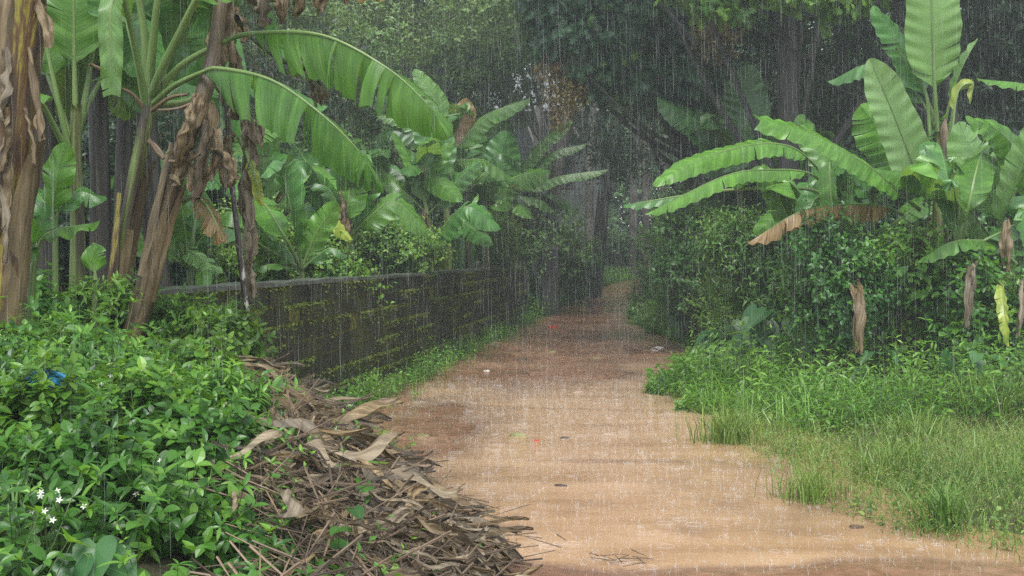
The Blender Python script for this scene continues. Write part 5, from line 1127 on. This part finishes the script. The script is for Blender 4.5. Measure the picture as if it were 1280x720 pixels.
# pieces that stand out on the heap
for k, (p, W, m, lab) in enumerate([
    (((302, 608, 5.75), (312, 620, 5.7), (318, 638, 5.65)), .13, 'dead_grey', 'pale dead leaf piece on the left flank of the dry heap'), (((330, 590, 5.9), (345, 600, 5.85), (352, 628, 5.8)), .12, 'dead', 'brown curled leaf hanging in the middle of the dry heap'),
    (((345, 590, 6.), (372, 598, 5.95), (385, 618, 5.9)), .09, 'dead', 'toothed brown leaf lying across the middle of the heap'), (((290, 462, 7.2), (305, 470, 7.15), (318, 484, 7.1)), .1, 'dead_grey', 'grey leaf scrap on the very top of the dry heap'),
    (((350, 600, 5.9), (340, 575, 5.95), (358, 590, 5.9)), .11, 'dead_grey', 'folded pale leaf near the crest of the heap'), (((352, 668, 5.3), (400, 655, 5.4), (450, 678, 5.5)), .06, 'dead', 'long brown leaf rib across the lower heap'),
    (((430, 660, 5.7), (470, 640, 5.9), (520, 662, 6.)), .07, 'dead_grey', 'long pale leaf strip at the right of the heap'), (((360, 695, 5.1), (380, 690, 5.1), (392, 712, 5.1)), .1, 'dead_grey', 'pale leaf scrap at the bottom of the heap'),
    (((385, 640, 5.7), (402, 650, 5.6), (408, 672, 5.6)), .1, 'dead', 'brown leaf fold right of the toothed leaf'), (((540, 700, 5.8), (555, 706, 5.8), (575, 716, 5.8)), .07, 'dead', 'tan leaf scrap at the toe of the heap')]):
    q = px(*p); q = [np.array([a[0], a[1], max(a[2], float(G(a[0], a[1])) + .08)]) for a in q]
    r = thing('dead_leaf_piece', lab, 'dead leaf', q[1], 'large dead leaf pieces on the heap'); dead_leaf(r, q, W * .62, 910 + k, m, 'blade', side=(.8, -.4, .5))
for k, (p, q, lab) in enumerate([((275, 592, 5.8), (335, 622, 5.6), 'stout dry leaf stalk sticking out left of the heap'), ((405, 600, 6.3), (500, 655, 6.), 'long dry stalk lying down the right of the heap'), ((470, 600, 7.0), (520, 640, 6.6), 'broken dry stalk near the muddy edge'), ((492, 640, 6.4), (490, 700, 5.9), 'dry stalk pointing down at the toe of the heap'), ((400, 660, 5.6), (500, 715, 5.5), 'dry stalk along the bottom of the heap')]):
    a, b = P(*p), P(*q); a[2] = max(a[2], float(G(a[0], a[1])) + .12); b[2] = max(b[2], float(G(b[0], b[1])) + .05)
    mb = MB(); tube(mb, [a, (a + b) / 2 + [0, 0, .03], b], .016, .01, 14, 7, .2, k); tag(mb.build('dry_stalk', M['rib_brown'], origin=a, smooth=True), lab, 'dry stalk', 'stout dry stalks on the heap')

# ------------------------------------------------------------------ green at the wall foot and path edges
mb = MB()
n = 2600; y = g.uniform(9, 28, n); x = wallx(y) + .03 + np.abs(g.normal(0, .16, n)) + .25 * np.clip(fbm(y * .7, y * 0), 0, 1); k = fbm(y * .55 + 3, y * 0 + 2, 3) + .35 > g.random(n) * .9; x, y = x[k], y[k]; N = len(x)
sprigs(mb, np.stack([x, y, np.maximum(G(x, y), .02)], 1), np.stack([g.normal(.3, .3, N), g.normal(-.1, .3, N), np.ones(N)], 1), g.uniform(.08, .34, N), 4, 2, OVATE, g.uniform(.035, .065, N), g, (.1, .9), None, .002)
n = 900; y = g.uniform(8.2, 12.5, n); x = toe(y) - np.abs(g.normal(0, .28, n)) + .1; N = n
sprigs(mb, np.stack([x, y, np.maximum(G(x, y), .02)], 1), np.stack([g.normal(.2, .3, N), g.normal(-.1, .3, N), np.ones(N)], 1), g.uniform(.08, .32, N), 4, 2, OVATE, g.uniform(.04, .07, N), g, (.1, .9), None, .002)
n = 1500; y = g.uniform(28.5, 46, n); x = pathL(y) - np.abs(g.normal(0, .6, n)) + .1; N = n
sprigs(mb, np.stack([x, y, G(x, y)], 1), np.stack([g.normal(0, .3, N), g.normal(-.1, .3, N), np.ones(N)], 1), g.uniform(.15, .6, N), 4, 2, OVATE, g.uniform(.07, .12, N), g, (.1, .9), None, .003)
tag(mb.build('undergrowth', [M['weed'], M['twig_green']]), 'small weeds along the wall foot and the left path edge', 'weeds', kind='stuff')
mb = MB()
n = 12000; y = g.uniform(7.5, 30, n) ; e = np.abs(g.normal(0, 1, n)) * (1.9 + .05 * y) + .12 * fbm(y * 1.2, y * 0) * 3
x = pathR(y) + e; k = (x / y < .56) & ~((y < 10.6) & (e < 3.2)) & ~((y < 11.6) & (e < .5)); x, y, e = x[k], y[k], e[k]; N = len(x)
hh = np.clip(.15 + .16 * e + .08 * fbm(x * 1.5, y * 1.5), .07, .5) * g.uniform(.6, 1.2, N)
tn = np.clip(.46 + .4 * fbm(x * 1.1, y * 1.1) + g.normal(0, .1, N), 0, 1)
sp = fbm(x * .8 + 31, y * .8, 3) + g.normal(0, .12, N); hh = hh * (1 + .5 * (sp > .15))
for kk, nod, per, pr, sc in ((sp < -.12, 5, 2, LANCE, 1.15), ((sp >= -.12) & (sp < .15), 5, 3, OVATE, 1.), (sp >= .15, 3, 2, HEART, 1.5)):
    kk = kk & (g.random(N) < (.55 if pr is HEART else 1)); sprigs(mb, np.stack([x, y, G(x, y)], 1)[kk], np.stack([g.normal(-.15, .3, N), g.normal(-.15, .3, N), np.ones(N)], 1)[kk], hh[kk], nod, per, pr, g.uniform(.05, .1, kk.sum()) * sc, g, (-.1, .7), tn[kk], .0025)
n = 5000; y = g.uniform(10.5, 26, n); x = pathR(y) + np.abs(g.normal(0, 1.6, n)); k = (fbm(x * .9 + 50, y * .9) > .12) & (x / y < .56); x, y = x[k], y[k]; N = len(x)
blades(mb, np.stack([x, y, G(x, y)], 1), g.uniform(.2, .65, N), g.uniform(.3, 1.1, N), g.uniform(.005, .012, N), g.uniform(.3, 1, N))
n = 160; y = g.uniform(11, 20, n); x = pathR(y) + .4 + np.abs(g.normal(0, 1.8, n)); N = n
sprigs(mb, np.stack([x, y, G(x, y)], 1), np.stack([g.normal(-.2, .3, N), g.normal(-.2, .3, N), np.ones(N)], 1), g.uniform(.5, .95, N), 8, 2, LANCE, g.uniform(.09, .15, N), g, (-.1, .7), g.uniform(.4, .9, N), .004)
tag(mb.build('undergrowth', [M['weed'], M['twig_green']]), 'low leafy weeds covering the right bank', 'weeds', kind='stuff')

# grass
mb = MB()
n = 105000; y = g.uniform(5.8, 15.5, n); x = pathR(y) + g.uniform(-.35, 4.5, n)
den = 1 - sstep(9.6, 11.8, y + .9 * fbm(x * .7, y * .7)) * .93
edge = sstep(-.3, .2, x - pathR(y) + .3 * fbm(x * 1.6, y * 1.6, 3))
k = (x / y < .5) & (g.random(n) < den * edge * (.35 + .65 * sstep(-.3, .3, fbm(x * 1.3 + 7, y * 1.3)))); x, y = x[k], y[k]; N = len(x)
H = np.clip(.2 + .12 * fbm(x * .9 + 2, y * .9) + g.normal(0, .06, N), .06, .5) * (.3 + .7 * g.random(N)) * sstep(-.3, .7, x - pathR(y) + .35); tn = np.clip(.5 + .4 * fbm(x, y + 5) + g.normal(0, .16, N), 0, 1)
top = blades(mb, np.stack([x, y, np.maximum(G(x, y), -.01)], 1), H, g.uniform(.3, 1.15, N), g.uniform(.003, .0065, N), tn)
k = g.random(N) < .2; q = top[k]; m = len(q); q = np.repeat(q, 7, 0) + g.normal(0, .02, (m * 7, 3)) + [0, 0, .03]
scatter(mb, SMALL, q, g.normal(0, 1, (m * 7, 3)) + [0, 0, 1], g.normal(0, 1, (m * 7, 3)), g.uniform(.006, .013, m * 7), g.random(m * 7), 1.2, 1)
n = 3500; y = g.uniform(6.5, 12.5, n); x = pathR(y) + g.uniform(-.1, 4.5, n); k = (x / y < .5) & (fbm(x * 1.1, y * 1.1 + 9) > -.15); x, y = x[k], y[k]; m = len(x)
sprigs(mb, np.stack([x, y, G(x, y)], 1), np.stack([g.normal(0, .3, m), g.normal(-.2, .3, m), np.ones(m)], 1), g.uniform(.04, .2, m), 4, 2, OVATE, g.uniform(.02, .045, m), g, (0, .8), None, .002)
tag(mb.build('grass', [M['grass'], M['seed']]), 'fine wet grass with pale seed heads beside the puddle', 'grass', kind='stuff')
mb = MB()
n = 6000; y = g.uniform(7.6, 14, n); x = toe(y) - np.abs(g.normal(0, .22, n)) + .14; N = n
blades(mb, np.stack([x, y, np.maximum(G(x, y), 0)], 1), g.uniform(.04, .16, N), g.uniform(.1, .8, N), g.uniform(.004, .008, N), g.random(N))
n = 1400; y = g.uniform(13, 27, n); x = wallx(y) + .05 + np.abs(g.normal(0, .2, n))
blades(mb, np.stack([x, y, np.maximum(G(x, y), 0)], 1), g.uniform(.06, .25, n), g.uniform(.1, .8, n), g.uniform(.005, .01, n), g.random(n))
tag(mb.build('grass', M['grass']), 'short grass along the foot of the bank and wall', 'grass', kind='stuff')
def tuft(label, x, y, n, H, sp, w, seed, tint=.55, name='grass_tuft', lean=(.2, .9)):
    gg = np.random.default_rng(seed); z = max(float(G(x, y)), 0.0)
    mb = MB(); b = np.array([x, y, z - .01]) + gg.normal(0, 1, (n, 3)) * [sp, sp, 0]
    blades(mb, b, gg.uniform(.5, 1.1, n) * H, gg.uniform(*lean, n), gg.uniform(.6, 1.3, n) * w, np.clip(tint + gg.normal(0, .15, n), 0, 1), 0, gg)
    tag(mb.build(name, M['grass'], origin=(x, y, z)), label, 'grass tuft', 'separate tufts of grass')
for k, (x, y, n, H, sp, w, lab) in enumerate([(912, 552, 420, .36, .13, .009, 'dense grass tuft standing alone at the edge of the puddle'), (1178, 660, 160, .36, .06, .012, 'dark coarse grass tuft at the lower right puddle edge'), (1012, 625, 200, .3, .1, .008, 'grass tuft where the grassy verge meets the puddle'), (462, 510, 130, .42, .08, .014, 'broad bladed grass tuft at the foot of the wall'), (1235, 540, 300, .6, .16, .01, 'tall pale grass tuft at the right side under the vines'), (1120, 600, 220, .38, .12, .008, 'pale seeding grass tuft in the middle of the verge'), (560, 640, 60, .09, .05, .006, 'tiny grass tuft on the mud spit beside the heap'), (1140, 570, 240, .4, .14, .009, 'grass tuft near the back of the verge under the weeds')]):
    Y = EYE * F / (y - 320); c = P(x, y, Y); tuft(lab, c[0], c[1], n, H, sp, w, 950 + k, .35 if 'dark' in lab else .55)

# ------------------------------------------------------------------ litter on the path
def at_path(px_, py_):
    Y = EYE * F / (py_ - 320)
    for _ in range(6):
        x = (px_ - 640) / F * Y; z = max(float(Gp(x, Y)), 0) if Y > 4 else 0; Y = (EYE - z) * F / (py_ - 320)
    return np.array([x, Y, z])
def litter(name, label, cat, p, size, mat, seed, stretch=1., group='small litter on the mud path'):
    gg = np.random.default_rng(seed); c = at_path(*p); n = 9
    an = np.sort(gg.random(n)) * 6.28; rr = gg.uniform(.55, 1, n)
    bot = np.stack([np.cos(an) * rr * size * stretch, np.sin(an) * rr * size, np.zeros(n) - .004], 1); up = bot * [.9, .9, 0] + np.stack([np.zeros(n), np.zeros(n), gg.uniform(.2, .6, n) * size * .5 + .006], 1)
    mid = np.array([[0, 0, size * .4]]); V = np.concatenate([bot, up, mid]) + c; k = np.arange(n)
    mb = MB(); mb.add(V, [np.stack([k, (k + 1) % n, (k + 1) % n + n, k + n], 1), np.stack([k + n, (k + 1) % n + n, np.full(n, 2 * n)], 1)])
    tag(mb.build(name, M[mat], origin=c), label, cat, group)
for k, a in enumerate([
    ('fallen_leaf', 'pale yellow leaf lying in the middle of the puddle', 'leaf', (645, 545), .07, 'yellow_litter', 1.5), ('wrapper', 'scrap of red wrapper beside the yellow leaf', 'litter', (671, 551), .025, 'red', 1.4),
    ('wrapper', 'red wrapper scrap far up the path near the wall end', 'litter', (690, 409), .09, 'red', 1.6), ('wrapper', 'white scrap on the dry mud near the bank', 'litter', (497, 578), .03, 'white_litter', 1.8),
    ('wrapper', 'white plastic scrap in the dark twigs at the right path edge', 'litter', (822, 437), .13, 'white_litter', 1.5), ('wrapper', 'small white scrap on the mud by the wall weeds', 'litter', (608, 464), .04, 'white_litter', 1.5),
    ('stone', 'dark wet stone at the right edge of the far path', 'stone', (755, 422), .08, 'stone', 1.3), ('stone', 'flat dark stone by the bend of the far path', 'stone', (724, 424), .06, 'stone', 1.5),
    ('fallen_leaf', 'dead brown leaf in the puddle right of the yellow leaf', 'leaf', (706, 548), .035, 'stone', 1.4), ('fallen_leaf', 'brown leaf floating near the grassy verge', 'leaf', (1070, 660), .04, 'sticks', 1.3),
    ('fallen_leaf', 'tan leaf on the mud below the wall weeds', 'leaf', (528, 545), .04, 'yellow_litter', 1.6), ('fallen_leaf', 'pale leaf on far mud left of the twigs', 'leaf', (690, 440), .05, 'yellow_litter', 1.5),
    ('fallen_leaf', 'dark leaf in the puddle below the middle', 'leaf', (700, 608), .035, 'stone', 1.6), ('stone', 'small stone on the far mud near the wall', 'stone', (655, 450), .04, 'stone', 1.3), ('fallen_leaf', 'pale leaf on the far mud in the middle', 'leaf', (745, 448), .05, 'yellow_litter', 1.5)]):
    litter(a[0], a[1], a[2], a[3], a[4], a[5], 970 + k, a[6])
gg = np.random.default_rng(990)
def twigs(label, px_, py_, n, sx, sy, L, r):
    c = at_path(px_, py_); mb = MB(); p = c + gg.normal(0, 1, (n, 3)) * [sx, sy, 0]; p[:, 2] = np.maximum(Gp(p[:, 0], p[:, 1]), 0) + .01 + gg.random(n) * .05
    az = gg.random(n) * 6.28; d = np.stack([np.cos(az), np.sin(az), gg.normal(0, .12, n)], 1); l = gg.uniform(.3, 1, n) * L
    sticks(mb, p - d * l[:, None] / 2, p + d * l[:, None] / 2, gg.uniform(.4, 1, n) * r, r * .4, .5, 0, 5)
    tag(mb.build('twig_litter', M['sticks'], origin=c), label, 'twigs', 'twigs washed onto the mud', 'stuff')
twigs('dark twigs washed up at the right edge of the far path', 838, 440, 90, .5, .3, .4, .012)
twigs('broken twigs on the mud spit beside the heap', 555, 640, 40, .16, .2, .3, .006)
twigs('dark twigs at the bottom edge of the puddle', 590, 690, 50, .2, .18, .35, .006)
twigs('few thin twigs on the mud at the bottom centre', 770, 705, 14, .12, .06, .2, .004)
twigs('few twigs by the puddle edge near the yellow leaf', 540, 546, 20, .3, .12, .22, .004)
# mud spit beside the heap
mb = MB(); c = at_path(535, 638); ns, nr = 28, 6; V = []
for i in range(nr):
    for j in range(ns):
        a = j / ns * 6.283; q = 1 - i / (nr - 1); rr = q * (1 + .3 * vnoise(math.cos(a) * 1.5 + 3, math.sin(a) * 1.5)); V.append(c + [math.cos(a) * rr * .34, math.sin(a) * rr * .3, (-.03 + .075 * (1 - q ** 2) + .012 * vnoise(j * .7, i * .9))])
Q = [(i * ns + j, i * ns + (j + 1) % ns, (i + 1) * ns + (j + 1) % ns, (i + 1) * ns + j) for i in range(nr - 1) for j in range(ns)]
mb.add(np.array(V), np.array(Q)); tag(mb.build('mud', M['mud'], smooth=True), 'low spit of dark mud jutting into the puddle', 'mud', kind='structure')

# ------------------------------------------------------------------ house in the haze and wires
hy = 47.; hx = .3; hz = float(rise(hy)) + .2
r = thing('house', 'dim grey house with a pale roof edge in the haze behind the leaning trunk', 'house', (hx, hy, hz))
mb = MB(); mb.box((hx - 2.6, hy, hz - .5), (hx + 3.2, hy + 5, hz + 6.3)); mb.build('wall', M['plaster'], r)
mb = MB(); V = np.array([(hx - 3.2, hy - 1., 6.45 + hz), (hx + 3.8, hy - 1., 6.45 + hz), (hx + 3.8, hy + 2.5, 8.2 + hz), (hx - 3.2, hy + 2.5, 8.2 + hz), (hx + 3.8, hy + 6, 6.45 + hz), (hx - 3.2, hy + 6, 6.45 + hz)])
mb.add(np.vstack([V, V - [0, 0, .14]]), [[(0, 1, 2, 3), (3, 2, 4, 5), (6, 9, 8, 7), (9, 11, 10, 8), (0, 6, 7, 1), (4, 10, 11, 5), (1, 7, 8, 2), (2, 8, 10, 4), (3, 9, 6, 0), (5, 11, 9, 3)]]); mb.build('roof', M['roof'], r)
for a in (-1.4, 1.6):
    mb = MB(); mb.box((hx + a - .55, hy - .05, hz + 3.4), (hx + a + .55, hy - .004, hz + 4.7)); w = mb.build('window', M['door_wood'], r)
    mb = MB(); mb.box((hx + a - .45, hy - .07, hz + 3.5), (hx + a + .45, hy - .054, hz + 4.6)); mb.build('pane', M['glass'], w)
mb = MB(); mb.box((hx - .3, hy - .06, hz), (hx + .7, hy - .004, hz + 2.2)); mb.build('door', M['door_wood'], r)
for k, (p, lab) in enumerate([(((430, 98, 22), (560, 84, 26), (690, 66, 32)), 'overhead wire crossing before the wood'), (((620, 183, 33), (760, 180, 36), (900, 162, 40)), 'pair of pale wires sagging across the bend'), (((650, 200, 33), (780, 188, 36), (910, 176, 40)), 'lower pale wire across the bend of the path'), (((880, 120, 26), (1000, 118, 25), (1130, 60, 24)), 'thin wire sagging before the thick dark trunk')]):
    mb = MB(); tube(mb, px(*p), .009, .009, 40, 5); tag(mb.build('overhead_wire', M['roof' if 'pale' in lab else 'wire'], origin=P(*p[0])), lab, 'wire')

# ------------------------------------------------------------------ the wood far behind (one mass), plus overhead belts added for shade
g = np.random.default_rng(1200); mb = MB()
def belt(n, x0, x1, y0, y1, z0, z1, size, tb, f0=.62, f1=.55, cut=-.34):
    x = g.uniform(x0, x1, n); y = g.uniform(y0, y1, n); zt = z0 + (z1 - z0) * (f0 + f1 * fbm(x * .16, y * .13 + 3)); z = z0 + (zt - z0) * g.random(n) ** .8 + rise(y)
    k = fbm(x * .35 + z * .2, z * .4 + y * .1) > cut; x, y, z = x[k], y[k], z[k]; m = len(x)
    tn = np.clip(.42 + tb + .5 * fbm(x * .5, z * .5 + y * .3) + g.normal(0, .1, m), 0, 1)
    sprigs(mb, np.stack([x, y, z], 1), g.normal(0, .6, (m, 3)) + [0, -.5, .8], g.uniform(.4, .9, m), 4, 2, SMALL, g.uniform(.7, 1.3, m) * size, g, (0, .9), tn, .008)
belt(9000, -26, -1, 38, 50, 0, 13, .26, .05)
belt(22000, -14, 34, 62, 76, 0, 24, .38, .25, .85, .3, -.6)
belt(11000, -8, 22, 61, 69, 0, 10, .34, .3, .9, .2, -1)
belt(7000, -20, -3.5, 46, 56, 0, 17, .28, .15)
belt(17000, 7, 36, 34, 48, 0, 22, .28, -.1)
belt(3000, 6, 17, 19, 32, 7.6, 12.5, .26, 0)  # canopy mostly out of view, added to darken the right background
belt(2000, -16, -7.5, 9, 15, 5.6, 9, .22, 0)  # unseen canopy added to keep the left stems dark
belt(4500, -24, -9, 17, 30, 0, 9, .2, -.05)
belt(4500, 13, 24, 18, 30, 0, 9, .2, -.1)
tag(mb.build('forest', [M['tree'], M['twig']]), 'dim mass of far trees closing the view, plus overhead leaf belts added for shade', 'forest', kind='stuff')

# ------------------------------------------------------------------ rain
g = np.random.default_rng(1300)
def drops(n, y0, y1, r, l0, l1, zmax=7.):
    y = (g.random(n) * (y1 ** 2.4 - y0 ** 2.4) + y0 ** 2.4) ** (1 / 2.4); x = g.uniform(-.6, .6, n) * (y + 1.); z = g.uniform(.1, 1, n) * np.minimum(zmax, 1.9 + y * .24)
    k = z > G(x, y) + .1; x, y, z = x[k], y[k], z[k]; m = len(x); L = g.uniform(l0, l1, m)
    a = np.stack([x, y, z], 1); d = unit(np.stack([g.normal(.02, .012, m), g.normal(0, .012, m), -np.ones(m)], 1))
    return a, a + d * L[:, None], m, r * g.uniform(.6, 1.3, m)
mb = MB()
for n, y0, y1, r in ((2200, 2.5, 7, .0008), (12000, 6, 16, .0012), (15000, 14, 34, .0018), (48000, 28, 62, .0042)):  # farthest batch is packed dense and thick, added as a pale mist veil
    a, b, m, rr = drops(n, y0, y1, r, .07, .2)
    mid = a + (b - a) * .75; sticks(mb, a, mid, rr * .25, rr, .5, 0, 3); sticks(mb, mid, b, rr, rr * .3, .5, 0, 3)
tag(mb.build('rain', M['rain']), 'heavy rain falling straight down over the path', 'rain', kind='stuff')
mb = MB(); n = 5500
y = 5 + 11 * g.random(n) ** .9; x = g.uniform(-1.8, 3.2, n); k = (Gp(x, y) < .004) & (x > pathL(y)) & (x < pathR(y)); x, y = x[k], y[k]; m = len(x)
base = np.stack([x, y, np.full(m, .0)], 1); H = g.uniform(.008, .034, m) * g.uniform(.4, 1, m)
sticks(mb, base, base + np.stack([g.normal(0, .006, m), g.normal(0, .006, m), H], 1), g.uniform(.0012, .0026, m), .0009, .5, 0, 4)
for q in range(5):
    az = q * 1.257 + g.random(m); kk = g.random(m) < .35; dd = np.stack([np.cos(az), np.sin(az), np.full(m, 1.1)], 1)[kk]
    sticks(mb, base[kk] + dd * .004, base[kk] + dd * (.007 + .012 * g.random(kk.sum()))[:, None], .0012, .0008, .5, 0, 3)
y = g.uniform(5, 27, 4000); x = pathL(y) + g.random(4000) * (pathR(y) - pathL(y)); z = np.maximum(Gp(x, y), 0); base = np.stack([x, y, z], 1)
sticks(mb, base, base + np.stack([g.normal(0, .008, 4000), g.normal(0, .008, 4000), g.uniform(.01, .035, 4000)], 1), .002, .001, .5, 0, 3)
n = 380; y = 5 + 10 * g.random(n); x = g.uniform(-1.8, 3.2, n); k = (Gp(x, y) < -.004) & (x > pathL(y)) & (x < pathR(y)); x, y = x[k], y[k]; m = len(x)
a = np.arange(18) / 18 * 6.2832; R0 = g.uniform(.012, .055, m); W0 = R0 * .05 + .0006
ri = (R0 - W0)[:, None]; ro = (R0 + W0)[:, None]; z0 = np.full((m, 18), .0025)
V = np.concatenate([np.stack([x[:, None] + ri * np.cos(a), y[:, None] + ri * np.sin(a), z0], -1), np.stack([x[:, None] + R0[:, None] * np.cos(a), y[:, None] + R0[:, None] * np.sin(a), z0 + .0022], -1), np.stack([x[:, None] + ro * np.cos(a), y[:, None] + ro * np.sin(a), z0], -1)], 1)
kk = np.arange(18); q1 = np.stack([kk, (kk + 1) % 18, (kk + 1) % 18 + 18, kk + 18], 1); off = (np.arange(m) * 54)[:, None, None]
mb.add(V.reshape(-1, 3), [(np.concatenate([q1, q1 + 18])[None] + off).reshape(-1, 4)])
tag(mb.build('rain_splashes', M['splash']), 'tiny splashes where rain hits the puddle and mud', 'splashes', kind='stuff')

# ------------------------------------------------------------------ haze
m, nt, ns, lk = mat_new('rain_haze'); pv = ns.new('ShaderNodeVolumePrincipled'); pv.inputs['Color'].default_value = (.84, .93, .89, 1); pv.inputs['Density'].default_value = HAZE = .0043; pv.inputs['Anisotropy'].default_value = .25
o = ns.new('ShaderNodeOutputMaterial'); lk.new(pv.outputs[0], o.inputs['Volume'])
mb = MB(); mb.box((-85, -25, -2), (85, 130, 24)); tag(mb.build('haze', m), 'grey rain haze filling the air', 'haze', kind='stuff')

# ------------------------------------------------------------------ light and camera
w = bpy.data.worlds.new('World'); SC.world = w; w.use_nodes = True; nt = w.node_tree; ns, lk = nt.nodes, nt.links
for n in list(ns): ns.remove(n)
sky = ns.new('ShaderNodeTexSky'); sky.sky_type = 'NISHITA'; sky.sun_disc = False; sky.sun_elevation = R_(64); sky.sun_rotation = R_(184); sky.dust_density = 1.5; sky.air_density = 1.
hs = ns.new('ShaderNodeHueSaturation'); hs.inputs['Saturation'].default_value = .28; lk.new(sky.outputs[0], hs.inputs['Color'])
bg = ns.new('ShaderNodeBackground'); bg.inputs['Strength'].default_value = .13; lk.new(hs.outputs[0], bg.inputs['Color'])
o = ns.new('ShaderNodeOutputWorld'); lk.new(bg.outputs[0], o.inputs['Surface'])
sl = bpy.data.lights.new('overcast_sun', 'SUN'); sl.energy = 1.5; sl.angle = R_(32); sl.color = (1, .99, .96)
so = bpy.data.objects.new('overcast_sun', sl); COL.objects.link(so)
az = R_(184); el = R_(64); dirv = Vector((math.sin(az) * math.cos(el), math.cos(az) * math.cos(el), math.sin(el)))
so.rotation_euler = dirv.to_track_quat('Z', 'Y').to_euler(); so.location = (0, -5, 12)
cd = bpy.data.cameras.new('camera'); cd.lens = F / 1280 * 36; cd.sensor_width = 36; cd.shift_y = -40 / 1280; cd.clip_start = .05; cd.clip_end = 500
co = bpy.data.objects.new('camera', cd); COL.objects.link(co); co.location = (0, 0, EYE); co.rotation_euler = (R_(90), 0, 0); SC.camera = co
SC.view_settings.view_transform = 'Standard'; SC.view_settings.look = 'None'; SC.view_settings.gamma = 1; SC.view_settings.exposure = EXPO = 1.3; SC.view_settings.use_curve_mapping = False
cy = SC.cycles; cy.max_bounces = 6; cy.diffuse_bounces = 3; cy.glossy_bounces = 2; cy.transmission_bounces = 4; cy.transparent_max_bounces = 12; cy.volume_bounces = 0
cy.use_denoising = False; cy.denoiser = 'OPENIMAGEDENOISE'; cy.use_adaptive_sampling = False; cy.sample_clamp_indirect = 6
